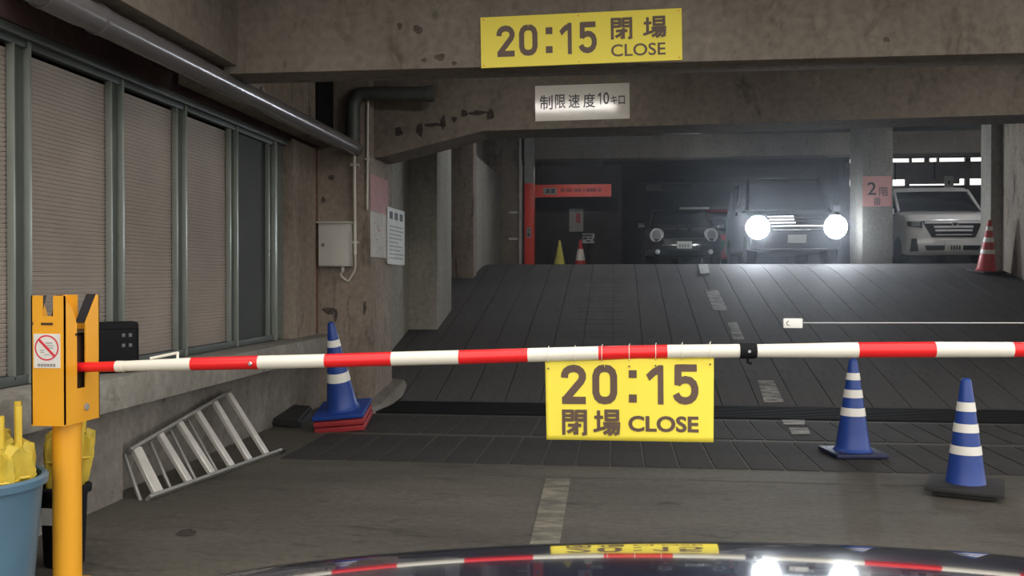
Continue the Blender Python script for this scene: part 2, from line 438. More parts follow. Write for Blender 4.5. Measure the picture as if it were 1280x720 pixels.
while x < 6.4:
    put(sm, 'ramp_slab', ramp, loc=(x, 0, 0)); x += W
# fine anti-slip groove lines in some strips
for k in range(26):
    yy = 10.2 + k * 0.22
    if yy > 15.8: break
    a = ramp_z(yy)
    b = MB().box(-0.36, 0.36, -0.005, 0.005, -0.002, 0.001)
    if k % 3 != 2: b.build('groove_line', 'groove_grey', ramp).matrix_local = Matrix.Translation((on_ramp(748, 400).x, yy, a)) @ Matrix.Rotation(math.atan(SLOPE), 4, 'X')
# lane dashes on the ramp
for q in (((873, 332), (885, 332), (887, 344), (875, 344)),
          ((881, 363), (897, 363), (910, 388), (892, 388)),
          ((909, 403), (921, 403), (931, 425), (917, 425)),
          ((947, 476), (967, 476), (980, 503), (955, 503))):
    pts = [on_ramp(x, y) for x, y in q]
    flat_poly('lane_dash', pts, 'line_ramp', ramp, 0.03 if q[0][1] < 340 else 0.005, 0.03 if q[0][1] < 340 else 0.006)
for q in (((977, 525), (1006, 525), (1006, 531), (980, 531)), ((986, 535), (1010, 535), (1013, 543), (990, 543))):
    flat_poly('lane_dash', [on_z(x, y, 0.015) for x, y in q], 'line_ramp', fl, 0.003, 0.003)
# upper storey slab
BX('upper_floor', 'asphalt', -6.0, 12.0, 17.99, 23.05, UP - 0.3, UP, kind='structure', label='dark upper storey deck beyond the ramp crest')
BX('upper_floor_rear', 'asphalt', -6.0, 5.6, 23.05, 30.0, UP - 0.3, UP, kind='structure', label='dark deck under the hatchback and red car')
BX('upper_floor_side', 'asphalt', 6.52, 12.0, 16.6, 18.0, UP - 0.4, UP - 0.10, kind='structure', label='deck beside the top of the ramp')
# side kerb at the left foot of the ramp
kb = MB()
kb.loft([[Vector((-2.55, 7.6, 0)), Vector((-2.40, 7.6, 0)), Vector((-2.44, 7.6, 0.02)), Vector((-2.55, 7.6, 0.03))],
         [Vector((-2.55, 9.1, 0)), Vector((-2.30, 9.1, 0)), Vector((-2.36, 9.1, 0.05)), Vector((-2.55, 9.1, 0.07))],
         [Vector((-2.55, 10.2, 0)), Vector((-2.32, 10.2, 0.05)), Vector((-2.38, 10.2, 0.17)), Vector((-2.55, 10.2, 0.19))]])
kb.build('trim_1', 'low_wall_concrete', kind='structure', label='low concrete kerb at the foot of the column')

BX('street', 'asphalt', -60, 60, -60.0, 9.0, -0.3, -0.26, kind='structure', label='street outside the garage mouth')
# ---- left side: low wall, ledge, windows, lintel, side beam
BX('wall_left_low', 'low_wall_concrete', -3.4, XL, YS, 5.16, 0, 0.56, kind='structure', label='low concrete wall under the ledge')
BX('wall_left_recess', 'low_wall_concrete', -3.4, XLR, 5.16, 9.14, 0, 0.56, kind='structure', label='recessed low wall behind the ladder')
BX('ledge', 'ledge_concrete', -3.4, -2.80, YS, 9.14, 0.56, 0.75, 0.012, kind='structure', label='pale concrete ledge below the ribbed windows')
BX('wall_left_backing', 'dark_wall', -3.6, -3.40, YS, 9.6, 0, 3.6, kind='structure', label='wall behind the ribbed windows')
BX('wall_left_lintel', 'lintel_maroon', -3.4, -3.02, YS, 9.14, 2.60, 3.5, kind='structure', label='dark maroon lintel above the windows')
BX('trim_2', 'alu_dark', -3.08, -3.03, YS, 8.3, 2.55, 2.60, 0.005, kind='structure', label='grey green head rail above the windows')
BX('wall_left_pier', 'column_concrete', -3.4, -3.0, 8.33, 9.2, 0.75, 2.62, kind='structure', label='stained narrow pier beside the last window')
BX('wall_left_upper', 'column_concrete', -3.4, -2.86, 6.1, 9.14, 2.66, 3.6, kind='structure', label='brown wall strip above the grey pipe behind the first beam')
BX('wall_left_slot_shade', 'drain_dark', -2.87, -2.84, 8.55, 9.05, 2.66, 3.5, kind='structure', label='flat dark strip painted for the shade of a recess beside the bent pipe')  # recess shade put in as a near-black strip on the wall face
BX('beam_left', 'beam_concrete', -3.0, -2.5, YM, 6.0, 2.72, 3.6, 0.01, kind='structure', label='brown side beam above the grey pipe')
# window bays
H0, H1 = 0.755, 2.55
bays = [1.06, 1.93, 2.80, 3.66, 4.53, 5.45, 6.30, 7.20, 8.03]
for i in range(len(bays) - 1):
    ya, yb = bays[i], bays[i + 1]
    wn = thing('window_%d' % (i + 1), None, None, (XW, ya, H0), kind='structure')
    wd = yb - ya; hh = H1 - H0
    BX('mullion', 'alu_green', -0.02, 0.04, -0.012, 0.012, 0, hh, 0.004, parent=wn)
    BX('stile', 'alu_dark', -0.03, 0.0, 0.02, 0.045, 0.03, hh - 0.03, 0.003, parent=wn)
    BX('stile', 'alu_dark', -0.03, 0.01, wd - 0.11, wd - 0.02, 0.03, hh - 0.03, 0.003, parent=wn)
    BX('stile', 'alu_green', -0.01, 0.03, wd - 0.125, wd - 0.11, 0.03, hh - 0.03, 0.003, parent=wn)
    BX('sill_rail', 'alu_dark', -0.03, 0.03, 0.0, wd, 0.0, 0.05, 0.003, parent=wn)
    BX('head_rail', 'alu_dark', -0.03, 0.03, 0.0, wd, hh - 0.035, hh, 0.003, parent=wn)
    b = MB()
    if i < len(bays) - 2:
        n = int((hh - 0.1) / 0.0245); R = []
        for k in range(n):
            z0 = 0.05 + k * 0.0245
            for (dx, dz) in ((-0.026, 0.0), (-0.020, 0.003), (-0.012, 0.021), (-0.016, 0.0235)):
                R.append((dx, z0 + dz))
        vs1 = [b.bm.verts.new((dx, 0.04, z)) for dx, z in R]; vs2 = [b.bm.verts.new((dx, wd - 0.10, z)) for dx, z in R]
        for a in range(len(R) - 1): b.bm.faces.new((vs1[a], vs2[a], vs2[a + 1], vs1[a + 1]))
        b.build('ribbed_pane', 'ribbed_pane', wn)
    else:
        b.box(-0.026, -0.014, 0.03, wd - 0.03, 0.03, hh - 0.03); b.build('glass_pane', 'dark_pane', wn)
    tag(wn, ('last dark window bay beside the stained pier' if i == len(bays) - 2 else
             'ribbed window bay number %d from the stained pier' % (len(bays) - 1 - i)))
BX('mullion', 'alu_green', -0.02, 0.05, bays[-1] - bays[-2] - 0.022, bays[-1] - bays[-2] + 0.022, 0, hh, 0.004, parent=wn)
BX('mesh_panel', 'mesh_pane', XW - 0.02, XW, 8.06, 8.34, 0.76, 2.55, kind='structure', label='narrow grey mesh panel beside the dark window')

# ---- column at the ramp foot and pilasters up the ramp
col1 = BX('column', 'column_concrete', -3.3, XC, 9.12, 10.08, -0.05, 4.5, 0.012, kind='structure', label='stained concrete column carrying the grey electrical box')
BX('wall_left_ramp', 'ramp_wall_concrete', -3.3, -2.85, 10.0, 20.0, -0.05, 4.5, kind='structure', label='grey concrete wall along the left of the ramp')
BX('column', 'ramp_wall_concrete', -2.95, -2.45, 12.5, 13.6, -0.05, 4.5, 0.012, kind='structure', label='grey pilaster on the left of the ramp')
BX('column', 'column_concrete', -2.95, -2.45, 15.75, 16.1, -0.05, 4.5, 0.012, kind='structure', label='brown pilaster near the top of the ramp')
BX('wall_left_panel', 'ramp_wall_concrete', -2.9, -2.47, 16.1, 19.75, 0.9, 3.52, 0.01, kind='structure', label='pale wall panel at the top of the ramp')
BX('column', 'column_concrete', -2.95, -2.06, 19.76, 20.3, UP - 0.05, 4.45, 0.012, kind='structure', label='grey pier beside the red post')
# small spalls on the column face
def blob(name, cx, cz, rx, rz, n=11, seed=0, Y=9.12, m='stain_dark', parent=None):
    rnd = random.Random(seed)
    poly = [(rx * math.cos(2 * PI * k / n) * rnd.uniform(.55, 1.1), rz * math.sin(2 * PI * k / n) * rnd.uniform(.55, 1.1)) for k in range(n)]
    b = MB(); b.prism(poly, 0.004, face_y(cx, Y + 0.001, cz)); return b.build(name, m, parent)
for i, (px, py, rx, rz) in enumerate(((412, 388, 26, 10), (420, 395, 7, 16), (456, 385, 6, 22), (383, 250, 6, 16), (381, 325, 8, 30), (414, 222, 10, 8), (404, 250, 8, 9), (376, 480, 10, 22), (390, 470, 6, 20), (358, 490, 9, 14))):
    p = on_y(px, py, 9.12); blob('spall', p.x, p.z, rx / 1150 * 9.3 * .42, rz / 1150 * 9.3 * .5, seed=i, m='stain_soft', parent=col1)
TB('rust_pipe', 'rust', [(-3.02, 9.0, 0.76), (-3.02, 9.0, 2.7)], 0.035, label='rusty vertical pipe beside the stained column', cat='pipe')

# ---- transverse beams and ceiling
b1 = BX('beam_front', 'beam_concrete', -2.6, 6.9, 5.88, 6.2, 2.67, 3.6, 0.012, kind='structure', label='first concrete cross beam carrying the long yellow sign')
b2 = MB()
hx0, hx1 = on_y(478, 195, 9.3).x, on_y(603, 168, 9.3).x
z_h = on_y(480, 196, 9.3).z; z_b = on_y(640, 163, 9.3).z; z_r = on_y(1280, 141, 9.3).z
b2.prism([(-2.52, z_h - .01), (hx0, z_h), (hx1, z_b), (6.9, z_r + .02), (6.9, 4.5), (-2.52, 4.5)], -0.55, face_y(0, 9.3, 0))
b2 = b2.build('beam_middle', 'beam_concrete', kind='structure', label='second cross beam with a sloping haunch and the speed sign')
for i, (px, py, rx, rz) in enumerate(((498, 165, 7, 8), (525, 163, 5, 11), (540, 156, 16, 3), (554, 153, 5, 10), (568, 149, 4, 5), (580, 141, 6, 6), (597, 141, 14, 3), (613, 143, 6, 9))):
    p = on_y(px, py, 9.3); blob('spall', p.x, p.z, rx / 1150 * 9.4, rz / 1150 * 9.4, seed=40 + i, Y=9.3, parent=b2)
for i, (px, py, rx, rz) in enumerate(((500, 33, 4, 5), (522, 37, 8, 6), (550, 72, 9, 6), (530, 75, 5, 3), (568, 79, 4, 3), (1108, 50, 5, 4))):
    p = on_y(px, py, 5.88); blob('spall', p.x, p.z, rx / 1150 * 5.9, rz / 1150 * 5.9, seed=80 + i, Y=5.88, m='stain_soft', parent=b1)
BX('beam_upper', 'beam_concrete', -6.0, 12.0, 20.0, 20.5, 3.93, 4.5, 0.012, kind='structure', label='cross beam over the upper storey')
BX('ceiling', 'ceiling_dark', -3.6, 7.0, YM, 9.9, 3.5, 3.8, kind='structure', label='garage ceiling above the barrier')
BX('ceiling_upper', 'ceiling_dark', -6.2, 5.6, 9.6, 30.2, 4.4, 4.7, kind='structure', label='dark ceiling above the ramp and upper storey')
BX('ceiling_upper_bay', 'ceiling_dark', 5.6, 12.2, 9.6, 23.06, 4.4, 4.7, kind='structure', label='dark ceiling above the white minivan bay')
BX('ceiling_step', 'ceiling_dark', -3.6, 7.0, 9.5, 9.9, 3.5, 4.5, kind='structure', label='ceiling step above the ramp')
# ---- right side
BX('column', 'column_concrete', XR, 6.95, 5.8, 6.4, -0.26, 3.6, 0.012, kind='structure', label='column carrying the right end of the first beam')
BX('wall_right', 'column_concrete', XR, 6.95, 9.2, 16.62, -0.3, 4.5, kind='structure', label='brown concrete wall right of the ramp')
BX('wall_right_return', 'column_concrete', 6.9, 12.2, 16.35, 16.6, 0.9, 4.5, kind='structure', label='wall closing the upper storey towards the ramp')
pR = on_y(1238, 345, 16.46)
BX('column', 'ramp_wall_concrete', pR.x, 6.55, 16.46, 16.9, 0.9, 4.5, 0.015, kind='structure', label='grey column behind the orange cone')
p0, p1 = on_y(1078, 300, 18.05), on_y(1116, 300, 18.05)
BX('column', 'ramp_wall_concrete', p0.x, p1.x, 18.05, 19.0, UP - 0.05, 4.5, 0.015, kind='structure', label='grey column carrying the pink floor sign')
# ---- upper storey outer walls
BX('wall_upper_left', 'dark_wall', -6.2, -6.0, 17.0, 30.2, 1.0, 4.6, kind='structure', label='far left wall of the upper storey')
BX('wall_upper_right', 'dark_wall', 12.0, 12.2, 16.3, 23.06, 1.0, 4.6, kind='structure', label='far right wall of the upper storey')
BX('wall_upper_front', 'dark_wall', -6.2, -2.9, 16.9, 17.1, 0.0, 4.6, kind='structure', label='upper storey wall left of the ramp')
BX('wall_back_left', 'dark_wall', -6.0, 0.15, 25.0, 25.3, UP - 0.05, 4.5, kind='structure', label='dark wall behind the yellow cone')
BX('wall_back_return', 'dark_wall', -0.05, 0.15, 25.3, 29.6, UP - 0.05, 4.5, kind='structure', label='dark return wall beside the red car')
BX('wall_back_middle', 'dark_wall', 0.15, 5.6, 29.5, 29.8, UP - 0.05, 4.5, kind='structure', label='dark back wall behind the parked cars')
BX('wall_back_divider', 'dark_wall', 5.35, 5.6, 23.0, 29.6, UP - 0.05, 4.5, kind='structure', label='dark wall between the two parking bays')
# back wall of the right bay with two rows of daylight slots
YB = 23.0
def zz(y): return on_y(1180, y, YB).z
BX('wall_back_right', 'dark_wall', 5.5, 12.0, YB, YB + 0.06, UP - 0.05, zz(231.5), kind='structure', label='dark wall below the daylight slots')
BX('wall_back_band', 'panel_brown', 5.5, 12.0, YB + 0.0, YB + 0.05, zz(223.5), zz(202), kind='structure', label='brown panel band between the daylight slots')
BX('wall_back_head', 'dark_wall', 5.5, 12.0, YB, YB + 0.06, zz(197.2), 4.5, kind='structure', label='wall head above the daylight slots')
tr = thing('trim_3', 'dark posts and rails across the daylight slots', None, (0, 0, 0), kind='structure')
for px, wpx, ya, yb in ((1139, 3, 197, 203), (1159.5, 6, 197, 203), (1173.5, 3, 197, 203), (1210.5, 7, 197, 203), (1135, 5, 222, 232), (1210, 6, 222, 232)):
    a, b = on_y(px - wpx / 2, 210, YB), on_y(px + wpx / 2, 210, YB)
    BX('post', 'grille_black', a.x, b.x, YB + 0.03, YB + 0.12, zz(yb), zz(ya), parent=tr)
a, b = on_y(1132, 227, YB), on_y(1200, 227, YB)
BX('rail', 'panel_brown', a.x, b.x, YB + 0.02, YB + 0.10, zz(229.5), zz(223), parent=tr)
for px in (1119, 1168):
    a, b = on_y(px - 1, 210, YB), on_y(px + 1, 210, YB)
    BX('panel_seam', 'grille_black', a.x, b.x, YB - 0.01, YB + 0.03, zz(224), zz(202), parent=tr)

# ================================================================== PIPES AND FITTINGS
pp = thing('drain_pipe', 'thick grey pipe running under the left side beam', 'pipe', (-2.62, YS, 2.625))
TB('pipe_run', 'pipe_grey', [(0, 0, 0), (0, 9.10 - YS, 0)], 0.075, pp, 20)
for yy in (3.95, 4.42):
    TB('collar', 'pipe_grey', [(0, yy - YS, 0), (0, yy - YS + 0.30, 0)] if yy < 4 else [(0, yy - YS - 0.02, 0), (0, yy - YS + 0.01, 0)], 0.081, pp, 20)
TB('hanger', 'pipe_collar', [(0, 6.6 - YS, 0.0), (0, 6.6 - YS, 0.11)], 0.012, pp, 8)

ev = thing('elbow_pipe', 'dark pipe bending down in the corner beside the haunched beam', 'pipe', (0, 0, 0))
a = on_y(540, 117, 9.05); b = on_y(462, 117, 9.05); c = on_y(441, 132, 9.05); d = on_y(441, 178, 9.05)
pts = [a, b, b.lerp(Vector((c.x, b.y, b.z)), .6), Vector((c.x + .02, c.y, c.z + .05)), c, d]
MB().tube(pts, 0.07, 16).build('pipe_run', 'alu_dark', ev, smooth=True)
TB('end_collar', 'alu_dark', [a + Vector((-0.06, 0, 0)), a + Vector((0.02, 0, 0))], 0.082, ev, 16)

cd = thing('corner_conduit', 'thin pale conduit on the right corner of the column', 'conduit', (0, 0, 0))
a = on_y(460, 126, 9.10); b = on_y(459, 262, 9.10)
TB('conduit_run', 'conduit_white', [a, b], 0.011, cd, 8)
BX('clip', 'box_grey', b.x - .02, b.x + .02, 9.085, 9.12, b.z + .5, b.z + .52, parent=cd)

# electrical box and its flexible conduit
e0, e1 = on_y(398, 333, 8.95), on_y(436, 279, 8.95)
eb = thing('electrical_box', 'grey wall mounted electrical box on the stained column', 'electrical box', ((e0.x + e1.x) / 2, 9.12, e0.z))
hw, hh = (e1.x - e0.x) / 2, e1.z - e0.z
BX('cabinet', 'box_grey', -hw, hw, -0.17, 0, 0, hh, 0.006, parent=eb)
dd = BX('door', 'box_grey', -hw + .004, hw - .06, -0.182, -0.17, 0.01, hh - .02, 0.004, parent=eb)
BX('rain_hood', 'box_grey', -hw - .015, hw + .015, -0.20, 0, hh, hh + .018, 0.004, parent=eb)
lk = MB(); lk.lathe([(0.018, 0), (0.018, .008), (.012, .012)], 16, M=face_y(-hw + .055, -0.182, hh * .5)); lk.build('latch', 'chrome', dd)
TB('cable_gland', 'conduit_white', [(hw * .45, -0.09, -0.05), (hw * .45, -0.09, 0.0)], 0.016, eb, 10)
cn = thing('power_conduit', 'white conduit dropping from the grey pipe to the electrical box', 'conduit', (0, 0, 0))
t0 = on_y(443, 190, 9.07); t1 = on_y(444, 318, 9.07)
TB('conduit_run', 'conduit_white', [t0, t1], 0.016, cn, 10)
loop = [t1]
g = Vector((eb.location.x + hw * .45, 9.03, e0.z - 0.05))
q1 = on_y(444, 335, 9.05); q2 = on_y(434, 351, 9.04); q3 = on_y(426, 344, 9.03)
loop += [q1, q2.lerp(q1, .35) + Vector((.005, 0, -.015)), q2, q3, g]
def smooth_path(p, n=5):
    out = []
    for i in range(len(p) - 1):
        p0 = p[max(i - 1, 0)]; p1 = p[i]; p2 = p[i + 1]; p3 = p[min(i + 2, len(p) - 1)]
        for k in range(n):
            t = k / n
            out.append(0.5 * ((2 * p1) + (p2 - p0) * t + (2 * p0 - 5 * p1 + 4 * p2 - p3) * t * t + (3 * p1 - p0 - 3 * p2 + p3) * t ** 3))
    out.append(p[-1]); return out
MB().tube(smooth_path([Vector(v) for v in loop]), 0.011, 8).build('flexible_tail', 'box_grey', cn, smooth=True)
for py in (206, 303):
    p = on_y(443, py, 9.07); BX('saddle_clip', 'conduit_white', p.x - .04, p.x + .04, 9.06, 9.12, p.z - .01, p.z + .012, parent=cn)

# ================================================================== SIGNS
def board_y(name, px, py, Y, rot=0.0, th=0.012, m='sign_yellow', label='', cat='sign', bev=0.0):
    """board on a plane facing the street; px=(x0,x1), py=(y_top,y_bottom) at its middle"""
    cx = (px[0] + px[1]) / 2
    tl = on_y(px[0], (py[0] + py[1]) / 2, Y - th); trr = on_y(px[1], (py[0] + py[1]) / 2, Y - th)
    top = on_y(cx, py[0], Y - th).z; bot = on_y(cx, py[1], Y - th).z
    Wd = trr.x - tl.x; Hd = top - bot
    o = thing(name, label, cat, ((tl.x + trr.x) / 2, Y, (top + bot) / 2), (0, rot, 0))
    BX('board', m, -Wd / 2, Wd / 2, -th, 0, -Hd / 2, Hd / 2, bev, parent=o)
    return o, Wd, Hd, face_y(0, -th - 0.0003, 0)
def uv_letter(o, txt, u0, u1, v0, v1, Wd, Hd, M, m, bold=0.0):
    letter(txt, (u0 - .5) * Wd, (u1 - .5) * Wd, (.5 - v1) * Hd, (.5 - v0) * Hd, M, m, o, bold)
def colon(o, u0, u1, v0, v1, Wd, Hd, M, m):
    s = (u1 - u0) * Wd
    x0 = (u0 - .5) * Wd
    mark(x0, x0 + s, (.5 - v0) * Hd - s, (.5 - v0) * Hd, M, m, o, 'lettering')
    mark(x0, x0 + s, (.5 - v1) * Hd, (.5 - v1) * Hd + s, M, m, o, 'lettering')

o, Wd, Hd, M = board_y('closing_time_sign', (601, 852.5), (16, 80), 5.88, math.radians(-0.85), 0.012, 'sign_yellow',
                       'long yellow 20:15 closing sign fixed to the first concrete beam')
for t, u0, u1 in (('2', .080, .172), ('0', .194, .287), ('1', .397, .458), ('5', .492, .582)):
    uv_letter(o, t, u0, u1, .18, .797, Wd, Hd, M, 'sign_ink', 0.034)
colon(o, .328, .362, .255, .76, Wd, Hd, M, 'sign_ink')
uv_letter(o, '閉', .652, .758, .13, .565, Wd, Hd, M, 'sign_ink', 0.018)
uv_letter(o, '場', .809, .924, .13, .565, Wd, Hd, M, 'sign_ink', 0.018)
uv_letter(o, 'CLOSE', .652, .919, .645, .885, Wd, Hd, M, 'sign_ink', 0.012)
for u in (.015, .492, .985):
    for v in (.05, .95):
        mb = MB(); mb.lathe([(0.006, 0), (0.005, .003)], 10, M=M @ Matrix.Translation(((u - .5) * Wd, (.5 - v) * Hd, 0))); mb.build('screw', 'gate_yellow', o)

o, Wd, Hd, M = board_y('speed_limit_sign', (669, 787), (105.5, 150), 9.3, math.radians(-0.6), 0.01, 'sign_white',
                       'glossy white speed limit sign on the second beam')
for t, u0, u1, v0, v1 in (('制', .05, .187, .27, .68), ('限', .213, .325, .26, .66), ('速', .355, .477, .26, .66), ('度', .511, .639, .26, .66),
                          ('1', .667, .70, .24, .58), ('0', .725, .785, .24, .58), ('キ', .80, .87, .34, .59), ('ロ', .885, .95, .35, .59)):
    uv_letter(o, t, u0, u1, v0, v1, Wd, Hd, M, 'ink_black', 0.02 if t == '1' else 0.012)

o, Wd, Hd, M = board_y('floor_number_sign', (1078.5, 1114.5), (220, 258), 18.05, 0, 0.008, 'pink_sign',
                       'pink floor number sign on the column beside the white van')
uv_letter(o, '2', .16, .47, .20, .62, Wd, Hd, M, 'ink_black', 0.01)
uv_letter(o, '階', .57, .88, .36, .66, Wd, Hd, M, 'ink_black', 0.0)
uv_letter(o, '番', .36, .64, .70, .96, Wd, Hd, M, 'ink_black', 0.0)

# red direction board and red post on the upper storey
o, Wd, Hd, M = board_y('direction_board', (667, 764), (230.5, 246), 24.2, 0, 0.12, 'red_paint', 'long red direction board in front of the dark back wall', 'sign')
mark((.125 - .5) * Wd, (.30 - .5) * Wd, -.30 * Hd, .25 * Hd, M, 'ink_grey', o)
for u in (.16, .225): mark((u - .5) * Wd, (u + .05 - .5) * Wd, -.2 * Hd, .15 * Hd, M @ Matrix.Translation((0, 0, .002)), 'ink_black', o)
for k, (u, wd) in enumerate(((.35, .05), (.42, .08), (.52, .10), (.64, .02), (.68, .13), (.83, .04))):
    mark((u - .5) * Wd, (u + wd - .5) * Wd, -.1 * Hd, .16 * Hd, M, 'cone_dark_red', o)
for u in (.1, .9): TB('hanger', 'grille_black', [((u - .5) * Wd, -.06, Hd / 2), ((u - .5) * Wd, -.06, 4.42 - o.location.z)], 0.012, o, 6)
a, b = on_y(655.5, 300, 19.62), on_y(667, 300, 19.62)
zt = on_y(660, 229, 19.62).z
rp = thing('red_post', 'tall bright red post at the left of the upper storey', 'post', ((a.x + b.x) / 2, 19.62, UP))
hw = (b.x - a.x) / 2
BX('shaft', 'red_paint', -hw, hw, 0, 0.34, 0, zt - UP, 0.008, parent=rp)
pz = on_y(660, 290, 19.62).z - UP
BX('notice_plate', 'ink_grey', -hw * .55, hw * .45, -0.006, 0, pz - .12, pz + .1, parent=rp)
BX('notice_mark', 'ink_black', -hw * .3, hw * .15, -0.008, -.006, pz - .09, pz - .02, parent=rp)
BX('notice_mark', 'ink_black', -hw * .2, hw * .1, -0.008, -.006, pz + .03, pz + .06, parent=rp)
BX('post_head', 'post_grey', -hw, hw, 0, .34, zt - UP, 4.39 - UP, parent=rp)
a = on_y(650, 300, 19.7)
TB('vertical_pipe', 'conduit_white', [(a.x, 19.72, UP), (a.x, 19.72, 4.4)], 0.035, label='thin pale pipe standing left of the red post', cat='pipe')
for k, py in enumerate((266, 299)):
    a, b = on_y(636, py, 19.7), on_y(647, py, 19.7)
    BX('reflector', 'paper_white', a.x, b.x, 19.72, 19.76, a.z - .015, a.z + .03, 0.004,
       label='%s white reflector bar left of the red post' % ('upper', 'lower')[k], cat='reflector', group='white reflector bars')
# boards on the dark back wall
o, Wd, Hd, M = board_y('notice_board', (711.5, 729), (261, 289.5), 25.0, 0, 0.03, 'ink_grey', 'tall grey notice board on the dark wall above the cones')
mark(-.02 * Wd, .3 * Wd, -.12 * Hd, .3 * Hd, M, 'cone_dark_red', o)
o, Wd, Hd, M = board_y('small_notice', (728, 743), (292, 304), 24.9, 0, 0.02, 'poster_matte', 'small black and white notice behind the red cone', 'sign')
for (u0, u1, v0, v1) in ((0, .85, 0.1, .3), (.05, .4, .38, .62), (.5, .8, .4, .55), (.3, .7, .7, .85), (.88, 1, .5, .8)):
    mark((u0 - .5) * Wd, (u1 - .5) * Wd, (.5 - v1) * Hd, (.5 - v0) * Hd, M, 'ink_black', o)
TB('stand_post', 'grille_black', [(0, -.01, -Hd / 2), (0, -.01, UP - o.location.z)], 0.015, o, 8)
# sign plate on the right bay rail
o, Wd, Hd, M = board_y('slot_sign', (1180.5, 1192), (220, 235), YB - 0.02, 0, 0.01, 'plate_white', 'small cream sign hanging above the white van roof', 'sign')
mark(-.12 * Wd, .12 * Wd, -.2 * Hd, .12 * Hd, M, 'ink_black', o)
# posters on the ramp side of the column
def poster(name, pxs, yt, yb, X, mats, label):
    pa, pb = on_x(pxs[0], (yt[0] + yb[0]) / 2, X), on_x(pxs[1], (yt[1] + yb[1]) / 2, X)
    zt = on_x(pxs[0], yt[0], X).z; zb = on_x(pxs[0], yb[0], X).z
    L = pb.y - pa.y; Hh = zt - zb
    o = thing(name, label, 'poster', (X, pa.y, zb))
    if len(mats) == 1:
        BX('sheet', mats[0], 0.0, 0.006, 0, L, 0, Hh, parent=o)
    else:
        BX('sheet', mats[0], 0.0, 0.006, 0, L, 0, Hh * .55, parent=o)
        BX('sheet', mats[1], 0.0, 0.006, 0, L, Hh * .55, Hh, parent=o)
    return o, L, Hh, face_x(0.0064, 0, 0)
o, L, Hh, M = poster('glossy_poster', (463, 484.5), (217, 225), (321, 322), XC + .004, ('poster_gloss', 'poster_pink'), 'glossy white and pink poster on the side of the column')
for k in range(14):
    u = random.uniform(.08, .8) * L; v = random.uniform(.06, .9) * Hh
    mark(u, u + random.uniform(.05, .15) * L, v, v + random.uniform(.01, .05) * Hh, M, random.choice(('ink_grey', 'poster_pink', 'alu_green')), o)
pa = on_x(484, 300, XC + .02)
o, L, Hh, M = poster('notice_sheet', (484, 505), (258, 265), (330, 331), XC + .02, ('poster_matte',), 'pale notice sheet with a dark heading beside the glossy poster')
for k in range(3): mark((.1 + .3 * k) * L, (.28 + .3 * k) * L, .80 * Hh, .93 * Hh, M, 'ink_black', o)
for k in range(9): mark(.08 * L, random.uniform(.6, .92) * L, (.1 + .07 * k) * Hh, (.125 + .07 * k) * Hh, M, 'ink_grey', o)
BX('backing_board', 'ramp_wall_concrete', -0.018, -0.002, .0, L, .02, Hh - .02, parent=o)
for s in (0.7, 0.95): BX('bracket', 'alu_dark', -0.37, -0.018, s * L - .02, s * L + .02, .5 * Hh, .53 * Hh, parent=o)

